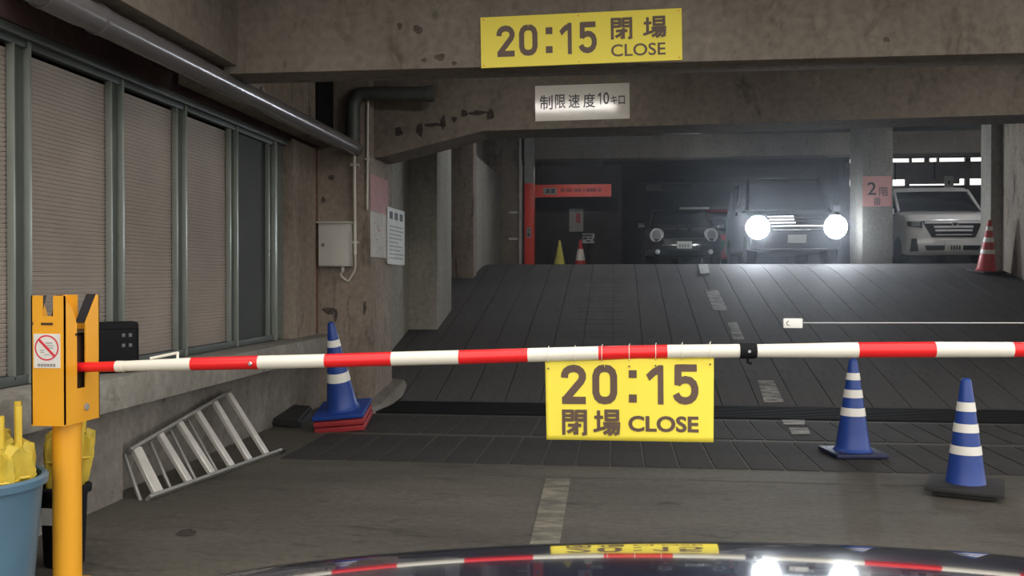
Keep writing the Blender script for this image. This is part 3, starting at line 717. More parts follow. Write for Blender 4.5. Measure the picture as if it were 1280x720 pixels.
# ================================================================== BARRIER GATE
GY = 3.70
def boom_pt(px, py): return on_y(px, py, GY)
def gate(name, label, X, mirror=1):
    """X is the face the boom leaves from; mirror=1 boom goes to +X"""
    g = thing(name, label, 'barrier gate', (X - mirror * 0.075, GY, 0), (0, 0, 0))
    m = mirror
    x0, x1 = (-0.075, 0.075)
    yf, yb_ = -0.13, 0.125
    zb, zt = 0.70, 1.235
    t = 0.006
    # front plate with a U notch, and back plate with a U notch
    for nm, yy in (('front_plate', yf), ('back_plate', yb_ - t)):
        MB().prism([(x0, zb), (x1, zb), (x1, zt), (x1 - .052, zt), (x1 - .052, zt - .085), (x0 + .05, zt - .085), (x0 + .05, zt), (x0, zt)], t, face_y(0, yy + t, 0)).build(nm, 'gate_yellow', g)
    # side plates: V cut at the top and a long slot for the arm
    def side(nm, xx, slot):
        Mx = face_x(xx, 0, 0)
        if slot:
            b = MB()
            b.prism([(yf, zb), (-0.045, zb), (-0.045, zt - .12), (yf + 0.055, zt - .06), (yf, zt)], t, Mx)
            b.prism([(0.02, zb), (yb_, zb), (yb_, zt), (yb_ - .02, zt), (0.02, zt - .12)], t, Mx)
            b.prism([(-0.045, zb), (0.02, zb), (0.02, 0.84), (-0.045, 0.84)], t, Mx)
            b.build(nm, 'gate_yellow', g)
        else:
            MB().prism([(yf, zb), (yb_, zb), (yb_, zt), (0.045, zt), (-.01, zt - .12), (-0.065, zt), (yf, zt)], t, Mx).build(nm, 'gate_yellow', g)
    side('slotted_plate', m * 0.075 - (t if m > 0 else 0), True)
    side('rear_side_plate', -m * 0.075 - (0 if m > 0 else t), False)
    # black stripes painted on the inner side of the V cut
    for (ya, yb2) in ((0.03, 0.075), (-0.085, -0.04)):
        MB().prism([(ya, zt), (yb2, zt), (yb2 - .05, zt - .12), (ya - .05, zt - .12)], 0.002, face_x(-m * 0.066, 0, 0)).build('black_stripe', 'black_stripe', g)
    for (ya, za, yb3, zb3) in ((0.02, zt - .12, yb_ - .02, zt), (-0.045, zt - .12, yf + .03, zt - .03)):
        b = MB(); x_ = m * 0.070
        b.loft([[Vector((x_, ya, za)), Vector((x_ - m * .045, ya, za)), Vector((x_ - m * .045, ya + .004, za + .004)), Vector((x_, ya + .004, za + .004))],
                [Vector((x_, yb3, zb3)), Vector((x_ - m * .045, yb3, zb3)), Vector((x_ - m * .045, yb3 + .004, zb3 + .004)), Vector((x_, yb3 + .004, zb3 + .004))]])
        b.build('black_flange', 'black_stripe', g)
    BX('cross_shelf', 'slot_dark', x0 + t, x1 - t, yf + t, yb_ - t, zt - .16, zt - .15, parent=g)
    BX('inner_core', 'slot_dark', x0 + .02, x1 - .03, -.09, .09, zb + .01, zt - .17, parent=g)
    BX('bottom_plate', 'gate_yellow', x0, x1, yf, yb_, zb - .006, zb, parent=g)
    BX('vent_slit', 'slot_dark', -.03, .022, yf - .002, yf, zt - .122, zt - .112, parent=g)
    TB('pole', 'gate_yellow', [(0.0, 0.0, 0.0), (0.0, 0.0, zb - .004)], 0.058, g, 28)
    BX('base_plate', 'gate_yellow', -.068, .068, -.068, .068, 0, .012, 0.003, parent=g)
    b = MB(); b.lathe([(0.016, 0), (0.016, .006), (.012, .008)], 14, M=face_x(m * .0755, 0.02, zb + .055) if m > 0 else face_x(-.083, 0.02, zb + .055)); b.build('lock', 'post_grey', g)
    b = MB(); b.lathe([(0.006, 0), (0.006, .003)], 10, M=face_x(m * .0755, -.053, zt - .165) if m > 0 else face_x(-.078, -.053, zt - .165)); b.build('bolt', 'slot_dark', g)
    return g
gx = boom_pt(104, 459).x
gt = gate('barrier_gate', 'yellow barrier gate post with a notched housing and prohibition sticker', gx)
# prohibition sticker
sx0, sx1, sz0, sz1 = -.062, .054, 1.235 - .30, 1.235 - .158
st = BX('sticker', 'paper_white', sx0, sx1, -.1325, -.13, sz0, sz1, parent=gt)
M = face_y((sx0 + sx1) / 2, -.1328, sz1 - .058)
rg = MB(); n = 40
for k in range(n):
    a0, a1 = 2 * PI * k / n, 2 * PI * (k + 1) / n
    rg.quad([M @ Vector((r * math.cos(a), r * math.sin(a), 0.0006)) for r, a in ((.047, a0), (.053, a0), (.053, a1), (.047, a1))])
rg.build('red_ring', 'sign_red_ring', st)
mb = MB(); mb.prism([(-.040, .033), (-.033, .040), (.040, -.033), (.033, -.040)], .001, M); mb.build('red_slash', 'sign_red_ring', st)
for (u0, u1, v0, v1) in ((-.005, .025, .018, .022), (.0, .03, .008, .011), (-.03, -.012, -.012, -.009), (-.028, -.01, -.02, -.017), (-.01, .012, -.03, -.027), (.005, .03, -.002, .001)):
    mark(u0, u1, v0, v1, M, 'ink_grey', st)
for k in range(6): mark(-.040 + .0135 * k, -.029 + .0135 * k, -.078, -.066, M, 'ink_grey', st)

def boom(name, label, bounds, cols, ys_, rad, first_in=None):
    pts = [boom_pt(x, y) for x, y in zip(bounds, ys_)]
    o = TB(name, 'alu_rail', [p - pts[0] for p in pts], .012, None, 10, label=label, loc=pts[0])
    for i in range(len(pts) - 1):
        a, b = pts[i] - pts[0], pts[i + 1] - pts[0]
        if i == 0 and first_in: a = a + Vector((first_in, 0, 0))
        TB('segment', 'boom_red' if cols[i] == 'r' else 'boom_white', [a, b], [rad[i], rad[i + 1]] if isinstance(rad, list) else rad, o, 20)
    return o, pts
bl, bp = boom('barrier_arm', 'long red and white striped arm carrying the yellow banner', [102, 147, 240, 324, 407, 490, 574, 660, 748, 834, 925],
              'rwrwrwrwrw', [459.5, 458, 455, 453, 451, 448.5, 446.5, 444, 441.5, 439.5, 438.5],
              [.021, .022, .027, .0285, .0285, .029, .029, .0285, .028, .0275, .027], first_in=-0.05)
TB('sleeve_ring', 'boom_white', [bp[1] - bp[0] - Vector((.004, 0, 0)), bp[1] - bp[0] + Vector((.03, 0, 0))], 0.0245, bl, 20)
# small white handle on top of the arm
p = boom_pt(188, 448) - bp[0]; q = boom_pt(222, 441) - bp[0]
TB('folded_lever', 'boom_white', [p, q], 0.006, bl, 8)
TB('lever_pivot', 'boom_white', [q + Vector((0, 0, .004)), boom_pt(222, 450) - bp[0]], 0.006, bl, 8)
rv = boom_pt(316, 454) - bp[0]
mb = MB(); mb.lathe([(0.009, 0), (0.009, .004), (.006, .007)], 12, M=face_y(rv.x, rv.y - .028, rv.z)); mb.build('rivet', 'chrome', bl)
# joint cap
jc = bp[-1] - bp[0]
TB('end_cap', 'black_plastic', [jc - Vector((.002, 0, 0)), jc + Vector((.055, 0, 0))], 0.031, bl, 20)
mb = MB(); mb.lathe([(0.006, 0), (0.006, .003)], 10, M=face_y(jc.x + .032, jc.y - .0315, jc.z)); mb.build('cap_stud', 'chrome', bl)
TB('hook', 'black_plastic', [jc + Vector((.03, 0, -.03)), jc + Vector((.03, 0, -.045)), jc + Vector((.045, 0, -.05))], .006, bl, 8)
br, brp = boom('barrier_arm', 'red and white striped arm reaching in from the right', [945, 1072, 1168, 1265, 1380, 1480, 1580, 1700],
               'wrwrwrw', [438.5, 437.5, 437, 437, 437.5, 438, 438.5, 439], [.026, .0305, .0305, .029, .026, .026, .025, .022])
TB('end_cap', 'black_plastic', [Vector((-.03, 0, 0)), Vector((.002, 0, 0))], 0.029, br, 20)
gr = gate('barrier_gate', 'second yellow barrier gate holding the arm from the right', brp[-1].x - .004, -1)

for arm_, gate_ in ((bl, gt), (br, gr)):
    arm_.parent = gate_; arm_.location = arm_.location - gate_.location
# banner tied under the arm
c0, c1 = boom_pt(682, 448), boom_pt(893, 444)
Wd = c1.x - c0.x; zt = (c0.z + c1.z) / 2 + .003; zb = boom_pt(790, 551).z; Hd = zt - zb
by = GY - 0.004
bn = thing('closing_time_banner', 'yellow 20:15 closing banner tied under the striped arm', 'banner', ((c0.x + c1.x) / 2, by, zb), (0, math.radians(-.35), 0))
def wave(u, v): return 0.010 * math.sin(u * 9.0) * (v ** 2) * .7 + 0.006 * math.sin(u * 4 + 1) * (1 - v)
NB = 48
R1 = []; R2 = []
b = MB(); nx, nz = 48, 16; G = []
for j in range(nz + 1):
    v = j / nz
    G.append([b.bm.verts.new(((i / nx - .5) * Wd * (1 - .012 * (1 - v)) , wave(i / nx, v) - .0, v * Hd)) for i in range(nx + 1)])
for j in range(nz):
    for i in range(nx): b.bm.faces.new((G[j][i], G[j][i + 1], G[j + 1][i + 1], G[j + 1][i]))
bs = b.build('sheet', 'sign_yellow', bn, smooth=True)
md = bs.modifiers.new('thickness', 'SOLIDIFY'); md.thickness = 0.0015; md.offset = 0
def drape(o):
    """bend flat lettering onto the wavy sheet"""
    if o is None: return
    bm = bmesh.new(); bm.from_mesh(o.data)
    bmesh.ops.subdivide_edges(bm, edges=[e for e in bm.edges if e.calc_length() > .03], cuts=3)
    for v in bm.verts:
        u = v.co.x / Wd + .5; q = v.co.z / Hd
        v.co.y = wave(u, q) - 0.0022 + min(0.0, v.co.y)
    bm.to_mesh(o.data); bm.free()
Mb = face_y(0, 0, Hd / 2)
def bl_letter(t, x0, x1, y0, y1, bold):
    u0, u1 = (x0 - 108) / 1048, (x1 - 108) / 1048; v0, v1 = (y0 - 88) / 503, (y1 - 88) / 503
    drape(letter(t, (u0 - .5) * Wd, (u1 - .5) * Wd, (.5 - v1) * Hd, (.5 - v0) * Hd, Mb, 'sign_ink', bn, bold))
bl_letter('2', 208, 365, 140, 375, .034); bl_letter('0', 405, 560, 138, 375, .034)
bl_letter('1', 740, 846, 138, 372, .034); bl_letter('5', 903, 1060, 135, 372, .034)
bl_letter('閉', 213, 370, 408, 565, .018); bl_letter('場', 408, 578, 405, 565, .018); bl_letter('CLOSE', 628, 1060, 440, 535, .03)
for (y0, y1) in ((170, 216), (314, 362)):
    u0, u1 = (632 - 108) / 1048, (681 - 108) / 1048; v0, v1 = (y0 - 88) / 503, (y1 - 88) / 503
    drape(mark((u0 - .5) * Wd, (u1 - .5) * Wd, (.5 - v1) * Hd, (.5 - v0) * Hd, Mb, 'sign_ink', bn, 'lettering'))
for px in (686, 719, 753, 787, 820, 853, 888):
    k = (px - 660) / 265; cy = 444 - (px - 660) * .0208
    c = boom_pt(px, cy) - bn.location
    ring = [(c.x, -GY * 0 + (GY - by) + math.cos(a) * .0305, c.z + math.sin(a) * .031) for a in [2 * PI * i / 16 for i in range(17)]]
    MB().tube(ring, 0.0015, 6, caps=False).build('cable_tie', 'boom_white', bn)
    TB('tie_tail', 'boom_white', [(c.x, .004, c.z + .03), (c.x + .003, .0, c.z + .037)], .0018, bn, 6)
    TB('eyelet', 'sign_ink', [(c.x, -.012, c.z - .052), (c.x, -.004, c.z - .052)], .0035, bn, 8)

# thin rod with a white end tag, held by the right gate
ra, rb_ = boom_pt(1004, 403.5), boom_pt(1700, 404)
rd = thing('rod_sensor', 'thin steel rod with a small white end tag above the right arm', 'rod', ra)
TB('rod', 'wire', [(0, 0, 0), rb_ - ra], 0.0022, rd, 8)
tg0, tg1 = boom_pt(979, 410) - ra, boom_pt(1003, 398) - ra
BX('end_tag', 'paper_white', tg0.x, tg1.x, -.008, .008, tg0.z, tg1.z, 0.004, parent=rd)
cr = MB(); Mq = face_y((tg0.x * .72 + tg1.x * .28), -.0085, (tg0.z + tg1.z) / 2)
for k in range(8):
    a0, a1 = PI * .5 + PI * k / 8 * 1.1, PI * .5 + PI * (k + 1) / 8 * 1.1
    cr.quad([Mq @ Vector((r * math.cos(a), r * math.sin(a), 0)) for r, a in ((.007, a0), (.010, a0), (.010, a1), (.007, a1))])
cr.build('tag_mark', 'ink_black', rd)

# ================================================================== LEDGE AND FLOOR CLUTTER, LEFT
kx = on_x(150, 452, -2.93)
sp_ = thing('plastic_box', 'black plastic box with four grey studs standing on the ledge', 'box', (-2.965, kx.y, 0.752), (0, 0, math.radians(38)))
BX('shell', 'black_plastic', -.17, .13, -.06, .08, 0, .30, 0.022, parent=sp_)
MB().box(-.15, .12, -.068, -.058, .012, .26, 0.012).build('front_panel', 'black_plastic', sp_, smooth=True)
for i in range(2):
    for j in range(2): BX('stud', 'grey_button', .03 + .038 * i, .05 + .038 * i, -.073, -.066, .15 + .06 * j, .172 + .06 * j, 0.003, parent=sp_)

# aluminium step ladder lying on its long edge against the recessed wall
A0, A1 = on_z(187, 622, .02), on_z(352, 563, .02)
B0, B1 = on_x(161, 564, -2.93), on_x(288, 489, -2.95)
ld = thing('step_ladder', 'folded aluminium step ladder lying on its side against the low wall', 'ladder', A0)
nrm = ((A1 - A0).cross(B0 - A0)).normalized()
if nrm.x < 0: nrm = -nrm
off = -nrm * 0.07
def bar(name, m, a, b, w_, t_, parent):
    a, b = Vector(a), Vector(b); d = (b - a); L = d.length; d = d.normalized()
    n_ = nrm; s_ = d.cross(n_).normalized()
    Mx = Matrix(((s_.x, n_.x, d.x, a.x), (s_.y, n_.y, d.y, a.y), (s_.z, n_.z, d.z, a.z), (0, 0, 0, 1)))
    mb = MB(); mb.box(-w_ / 2, w_ / 2, -t_ / 2, t_ / 2, 0, L, 0.004, 1, M=Mx); return mb.build(name, m, parent, smooth=True)
Z0 = Vector((0, 0, 0)); a1, b0_, b1_ = A1 - A0, B0 - A0, B1 - A0
bar('rail', 'alu_rail', Z0 - a1 * .01, a1, .022, .05, ld); bar('rail', 'alu_rail', b0_, b1_, .022, .05, ld)
low = [.055, .255, .42, .57, .715, .865]; upp = [.05, .25, .43, .61, .80, .965]
for k in range(6): bar('tread', 'aluminium', a1 * low[k], b0_.lerp(b1_, upp[k]), .056 if k else .08, .03, ld)
bar('rear_rail', 'alu_rail', off, a1 * .93 + off, .02, .025, ld); bar('rear_rail', 'alu_rail', b0_ + off * .6, b0_.lerp(b1_, .9) + off * .6, .02, .025, ld)
for k in (0.0, .2, .38, .55): bar('brace', 'alu_rail', a1 * (k * .95) + off, b0_.lerp(b1_, k) + off * .6, .02, .02, ld)
bar('foot_cap', 'black_rubber', a1 * .985, a1 * 1.03, .03, .055, ld)

# black rubber slab at the column foot
s0 = on_z(357, 530, 0)
sl = MB()
P = [on_z(x, y, 0) for x, y in ((326, 533), (378, 536), (391, 523), (345, 520))]
T = [Vector((p.x, p.y, .07)) for p in P]; T[3].z = .13; T[2].z = .12; T[0].x += .05; T[1].x -= .03
sl.loft([P, T]); bmesh.ops.bevel(sl.bm, geom=sl.bm.edges[:], offset=.02, segments=2, affect='EDGES')
sl.build('rubber_slab', 'black_rubber', None, smooth=True, label='black rubber slab lying left of the stacked cones', cat='rubber slab')

# bins with yellow umbrellas
def bin_(name, label, loc, r0, r1, h, m, rim=True):
    o = thing(name, label, 'bin', loc)
    b = MB(); b.lathe([(r0 * .9, .0), (r0, .004), (r1, h), (r1 - .008, h), (r0 - .008, .012), (r0 * .5, .01)], 40); b.build('tub', m, o, smooth=True)
    if rim:
        b = MB(); b.lathe([(r1 - .004, h - .035), (r1 + .016, h - .032), (r1 + .018, h - .004), (r1 + .006, h + .006), (r1 - .008, h + .002), (r1 - .006, h - .03)], 40, close=False); b.build('rim', m, o, smooth=True)
    return o
bA = (-2.585, 3.44, 0)
bin_('bin', 'blue round plastic bin full of yellow umbrellas at the lower left', bA, .22, .262, .50, 'bin_blue')
bB = (-2.515, 3.955, 0)
bk = bin_('bin', 'black bin with a white label behind the yellow gate post', bB, .085, .10, .36, 'black_plastic')
pq = on_x(66, 643, -2.41)
BX('label_sticker', 'paper_white', -.045, .01, -.102, -.092, .20, .275, parent=bk)
def umbrella(name, label, base, lean, az, seed, hook=True):
    rnd = random.Random(seed)
    o = thing(name, label, 'umbrella', base, (lean * math.cos(az), lean * math.sin(az), rnd.uniform(0, 6.3)), group='yellow umbrellas in the bins')
    TB('shaft', 'alu_rail', [(0, 0, 0.0), (0, 0, .62)], .005, o, 8)
    b = MB(); n = 18; rings = []
    for (z, r) in ((.05, .008), (.2, .026), (.36, .042), (.50, .055), (.56, .05), (.575, .02)):
        rings.append([Vector(((r * (1 + .28 * math.cos(5 * a + z * 7 + seed))) * math.cos(a), (r * (1 + .28 * math.cos(5 * a + z * 7 + seed))) * math.sin(a), z + .02 * math.sin(3 * a + seed))) for a in [2 * PI * k / n for k in range(n)]])
    b.loft(rings); b.build('canopy', 'yellow_cloth', o, smooth=True)
    TB('strap', 'yellow_handle', [(.055 * math.cos(a), .055 * math.sin(a), .46) for a in [2 * PI * k / 14 for k in range(15)]], .006, o, 6)
    h = rnd.uniform(.66, .72)
    if hook:
        pts = [(0, 0, .57), (0, 0, h)] + [(.035 - .035 * math.cos(a), 0, h + .035 * math.sin(a)) for a in [PI * k / 7 for k in range(1, 8)]] + [(.07, 0, h - .03)]
        TB('handle', 'yellow_handle', pts, .011, o, 8)
    else:
        TB('handle', 'yellow_handle', [(0, 0, .57), (0, 0, h + .02)], .013, o, 8)
    return o
rnd = random.Random(3)
for i in range(15):
    a = 2 * PI * i / 10 + .3; rr = .175 if i < 10 else .075
    ln = rnd.uniform(.01, .08); near = math.cos(a) * rr > .10
    o = umbrella('umbrella', 'yellow folded umbrella standing in the blue bin', (bA[0] + rr * math.cos(a), bA[1] + rr * math.sin(a), .02), 0.0 if near else ln, a + PI / 2, i + 1, i % 3 != 2 and not near)
    o.scale = (1.12, 1.12, 1.05 if near else rnd.uniform(1.02, 1.16)); o['group'] = 'yellow umbrellas in the blue bin'
for i, (dx, dy, ln, az) in enumerate(((.0, -.02, .12, PI / 2), (.0, .045, .10, PI * .45), (-.045, .03, .03, 2.0), (-.01, -.05, .02, 3.0))):
    o = umbrella('umbrella', 'yellow folded umbrella standing in the black bin behind the gate post', (bB[0] + dx, bB[1] + dy, .02), ln, az, 20 + i, i % 2 == 0)
    o['group'] = 'yellow umbrellas in the black bin'

# ================================================================== TRAFFIC CONES
def cone(name, label, loc, h, rb0, rt, base, m, bands, mband='cone_white', base_m=None, base_h=.03, rz=0.0, tilt=(0, 0), group=None, base_shape=4, slab=None):
    o = thing(name, label, 'traffic cone', loc, (tilt[0], tilt[1], rz), group)
    def rad(z): return rb0 + (rt - rb0) * (z - base_h) / (h - base_h)
    b = MB(); b.box(-base, base, -base, base, 0, base_h, .008, 2)
    bs = b.build('base', base_m or m, o, smooth=True)
    if slab:
        b = MB(); b.box(-slab, slab, -slab, slab, base_h, base_h + .035, .012, 2); b.build('weight_slab', 'black_rubber', o, smooth=True)
    b = MB()
    pr = [(rb0 * 1.16, base_h - .002), (rb0 * 1.06, base_h + .012), (rad(base_h + .03), base_h + .03)]
    pr += [(rad(z), z) for z in (h * .25, h * .5, h * .75, h - .02)] + [(rt * .9, h - .006), (rt * .6, h), (rt * .55, h - .01)]
    b.lathe(pr, 32, close=False); b.bm.faces.new([v for v in b.bm.verts][-32:])
    b.build('body', m, o, smooth=True)
    for z0, z1 in bands:
        b = MB(); b.lathe([(rad(z0) - .001, z0), (rad(z0) + .0025, z0 + .001), (rad(z1) + .0025, z1 - .001), (rad(z1) - .001, z1)], 32, close=False)
        b.build('reflective_band', mband, o, smooth=True)
    return o
bb = lambda h, *fr: [(h * a, h * b) for a, b in fr]
# stack at the column
sx = on_z(431, 536, 0)
tl_ = (math.radians(11), math.radians(-5))
up_ = Matrix.Rotation(tl_[1], 3, 'Y') @ Matrix.Rotation(tl_[0], 3, 'X') @ Vector((0, 0, 1))
b0_s = Vector((sx.x, sx.y, .045))
for k in range(2):
    cone('traffic_cone', ('lowest red cone under the blue cone at the column', 'upper red cone nested directly under the blue cone')[k], b0_s + up_ * (.056 * k), .66, .135, .026, .215,
         'cone_dark_red', [], base_h=.045, rz=math.radians(4), tilt=tl_, group='red cones under the blue cone')
cone('traffic_cone', 'blue and white cone on top of the red cones at the column', b0_s + up_ * .115, .80, .135, .028, .22, 'cone_blue',
     bb(.80, (.735, .81), (.55, .62), (.35, .45)), rz=math.radians(4), tilt=tl_, base_h=.035)
c = on_z(1066, 570, 0)
cone('traffic_cone', 'blue and white cone right of the banner, farther from the camera', (c.x, c.y, .015), .705, .125, .028, .19, 'cone_blue',
     bb(.70, (.785, .86), (.60, .685), (.41, .495)), rz=math.radians(8), group='blue cones on the floor', base_m='cone_navy')
c = on_z(1207, 617, 0)
cone('traffic_cone', 'blue and white cone standing in a black rubber base, nearest at the right', (c.x, c.y, .004), .70, .118, .028, .17, 'cone_blue',
     bb(.70, (.715, .795), (.535, .61), (.345, .42)), rz=math.radians(-22), slab=.212, base_m='black_rubber', group='blue cones on the floor')
c = on_ramp(1232.5, 341)
cone('traffic_cone', 'orange red cone with white bands before the grey column at the ramp top', (c.x, c.y, c.z + .01), .87, .155, .025, .21, 'cone_red',
     bb(.87, (.80, .88), (.58, .67), (.36, .44)), rz=.3, base_m='black_rubber', tilt=(math.radians(6), 0))
c = on_y(699.5, 325, 23.4)
cone('traffic_cone', 'plain yellow cone on the upper storey', (c.x, c.y, UP + .002), .70, .155, .02, .2, 'cone_yellow', [])
c = on_y(725.5, 325, 23.4)
cone('traffic_cone', 'red cone with a wide white sleeve beside the yellow cone', (c.x, c.y, UP + .002), .72, .15, .025, .2, 'cone_red', bb(.72, (.26, .66)))

# ================================================================== TUBE LIGHT AND ADDED FILL LAMPS
tl = thing('tube_light', 'long fluorescent tube light above the white van', 'lamp', (on_y(1180, 193, 21.0).x, 21.0, on_y(1180, 193, 21.0).z))
BX('housing', 'post_grey', -.80, .80, -.05, .05, .02, .07, .005, parent=tl)
TB('tube', 'tube_lit', [(-.76, -.02, 0.0), (.76, -.02, 0.0)], .018, tl, 10)
for s in (-.6, .6): TB('rod', 'post_grey', [(s, 0, .07), (s, 0, 4.41 - tl.location.z)], .012, tl, 6)
def fill_lamp(label, x, y, z, up, tm='fill_tube'):  # unseen lamps added to brighten the deep parts of the garage
    o = thing('fill_lamp', label, 'lamp', (x, y, z), group='added fill lamps')
    BX('housing', 'post_grey', -.63, .63, -.09, .09, .03, .08, .01, parent=o)
    for s_ in (-.05, .05): TB('tube', tm, [(-.59, s_, 0.0), (.59, s_, 0.0)], .016, o, 10)
    for s_ in (-.6, .6): BX('lamp_holder', 'post_grey', s_ - .012, s_ + .012, -.07, .07, -.02, .03, parent=o)
    for s_ in (-.45, .45): TB('rod', 'post_grey', [(s_, 0, .08), (s_, 0, up - z)], .01, o, 6)
    return o
for nm, x_ in (('left', -0.6), ('right', 3.6)):
    fill_lamp('%s added fill tube lamp on the ceiling between the first and second beams' % nm, x_, 7.5, 3.38, 3.5)
fill_lamp('added fill tube lamp on the ceiling above the ramp', -0.4, 15.2, 4.28, 4.4, 'fill_tube_bright')
fill_lamp('added fill tube lamp behind the upper storey beam above the red board', -0.7, 21.6, 4.30, 4.4)
fill_lamp('added fill tube lamp on the ceiling in front of the white minivan', 6.9, 17.3, 4.28, 4.4, 'fill_tube_bright')
a, b = on_y(825, 165, 14.5), on_y(876, 165, 14.5)
cl = thing('ceiling_fitting', 'small pale fitting under the dark ceiling behind the second beam', 'fitting', ((a.x + b.x) / 2, 14.5, a.z))
BX('body', 'post_grey', -(b.x - a.x) / 2, (b.x - a.x) / 2, -.05, .05, -.03, .03, .006, parent=cl)
for s in (-.2, .2): TB('rod', 'post_grey', [(s, 0, .03), (s, 0, 4.41 - cl.location.z)], .01, cl, 6)
a, b = on_y(808, 235, 28.5), on_y(864, 235, 28.5)
hb = thing('hanging_duct', 'dark hanging duct with a pale end on the far wall', 'duct', ((a.x + b.x) / 2, 28.5, a.z))
L = (b.x - a.x)
BX('duct_run', 'grille_black', -L * .17, L / 2, -.15, .15, -.1, .1, .005, parent=hb); BX('duct_end', 'panel_brown', -L / 2, -L * .17, -.15, .15, -.08, .08, .005, parent=hb)
for s in (-.4, .4): TB('rod', 'grille_black', [(s, 0, .05), (s, 0, 4.41 - hb.location.z)], .012, hb, 6)

# ================================================================== VEHICLES
def shell(profile, hw, bow=0.1, edge=0.06, tumble=None, ns=17, tail=None, power=4):
    """side profile [(y,z)...] closed polygon swept across the width; the nose bows back towards the sides"""
    ys_ = [p[0] for p in profile]; zs_ = [p[1] for p in profile]
    y0, y1 = min(ys_), max(ys_); z0, z1 = min(zs_), max(zs_)
    cy, cz = (y0 + y1) / 2, (z0 + z1) / 2
    rings = []
    S = [-1, -.985, -.95, -.88, -.75, -.55, -.3, 0, .3, .55, .75, .88, .95, .985, 1]
    for s in S:
        e = edge * abs(s) ** (power * 4)
        ring = []
        for (y, z) in profile:
            f = max(0.0, 1 - (y - y0) / (0.5 * (y1 - y0)))
            b = max(0.0, 1 - (y1 - y) / (0.35 * (y1 - y0)))
            yy = y + bow * abs(s) ** 2.6 * f ** 1.5 - bow * .6 * abs(s) ** 2.6 * b
            zz_ = z + (cz - z) * e * 1.2
            yy += (cy - yy) * e * .5
            t = 1.0
            if tumble: t = 1 - tumble * max(0.0, (z - z0) / (z1 - z0))
            ring.append(Vector((s * hw * t, yy, zz_)))
        rings.append(ring)
    b = MB(); b.loft(rings); return b
def round_poly(pts, r=.06, n=4):
    out = []; N = len(pts)
    for i in range(N):
        p0, p, p1 = Vector(pts[i - 1]), Vector(pts[i]), Vector(pts[(i + 1) % N])
        a = (p0 - p); c = (p1 - p); ra = min(r, a.length * .45, c.length * .45)
        A = p + a.normalized() * ra; C = p + c.normalized() * ra
        for k in range(n + 1):
            t = k / n; q = A * (1 - t) ** 2 + p * 2 * t * (1 - t) + C * t * t
            out.append((q.x, q.y))
    return out
def bvh_of(me): return BVHTree.FromPolygons([v.co.copy() for v in me.vertices], [list(p.vertices) for p in me.polygons])
def front_y(bv, x, z, default=0.05):
    h = bv.ray_cast(Vector((x, -3, z)), Vector((0, 1, 0)))
    return h[0].y if h[0] is not None else default
def patch(bv, corners, off, m, name, parent, nx=10, nz=4, depth=.03, smooth=True):
    """thickened patch over the nose; corners (x,z): bottom-left, bottom-right, top-right, top-left"""
    (ax, az), (bx_, bz), (cx, cz), (dx, dz) = corners
    b = MB(); Fr = []; Bk = []
    for j in range(nz + 1):
        v = j / nz; fr = []; bk_ = []
        for i in range(nx + 1):
            u = i / nx
            x = (ax * (1 - u) + bx_ * u) * (1 - v) + (dx * (1 - u) + cx * u) * v
            z = (az * (1 - u) + bz * u) * (1 - v) + (dz * (1 - u) + cz * u) * v
            y = front_y(bv, x, z)
            fr.append(b.bm.verts.new((x, y - off, z))); bk_.append(b.bm.verts.new((x, y + depth, z)))
        Fr.append(fr); Bk.append(bk_)
    for j in range(nz):
        for i in range(nx):
            b.bm.faces.new((Fr[j][i], Fr[j][i + 1], Fr[j + 1][i + 1], Fr[j + 1][i])); b.bm.faces.new((Bk[j][i], Bk[j + 1][i], Bk[j + 1][i + 1], Bk[j][i + 1]))
    for i in range(nx):
        b.bm.faces.new((Fr[0][i], Bk[0][i], Bk[0][i + 1], Fr[0][i + 1])); b.bm.faces.new((Fr[nz][i], Fr[nz][i + 1], Bk[nz][i + 1], Bk[nz][i]))
    for j in range(nz):
        b.bm.faces.new((Fr[j][0], Fr[j + 1][0], Bk[j + 1][0], Bk[j][0])); b.bm.faces.new((Fr[j][nx], Bk[j][nx], Bk[j + 1][nx], Fr[j + 1][nx]))
    return b.build(name, m, parent, smooth=smooth)
def disc(bv, x, z, r0, r1, off, m, name, parent, bulge=.02, rz=None, yaw=0):
    y = front_y(bv, x, z)
    rz = rz or 1.0
    b = MB(); n = 24; rings = []
    M = Matrix.Translation((x, y, z)) @ Matrix.Rotation(yaw, 4, 'Z')
    prof = [(r1, .05), (r1, -off), (r1 * .92, -off - bulge * .6)]
    if r0 > 0: prof += [(r0 + (r1 - r0) * .4, -off - bulge), (r0, -off), (r0, .03)]
    else: prof += [(r1 * .6, -off - bulge * .9), (r1 * .05, -off - bulge)]
    for (r, yy) in prof:
        rings.append([M @ Vector((r * math.cos(2 * PI * k / n), yy, r * rz * math.sin(2 * PI * k / n))) for k in range(n)])
    b.loft(rings, caps=(r0 <= 0)); return b.build(name, m, parent, smooth=True)
def wheel(parent, x, y, r, wd=.19, front=True):
    s = 1 if x > 0 else -1
    Mx = Matrix.Translation((x, y, r)) @ Matrix.Rotation(s * PI / 2, 4, 'Y')
    b = MB(); b.lathe([(r * .62, -wd / 2), (r * .93, -wd / 2), (r, -wd / 2 + .03), (r, wd / 2 - .03), (r * .93, wd / 2), (r * .62, wd / 2)], 28, M=Mx)
    w_ = b.build('wheel', 'tyre', parent, smooth=True)
    b = MB(); b.lathe([(r * .62, wd / 2 - .005), (r * .55, wd / 2 - .03), (r * .18, wd / 2 - .01), (r * .02, wd / 2)], 20, M=Mx); b.build('hub', 'wheel_alloy', w_, smooth=True)
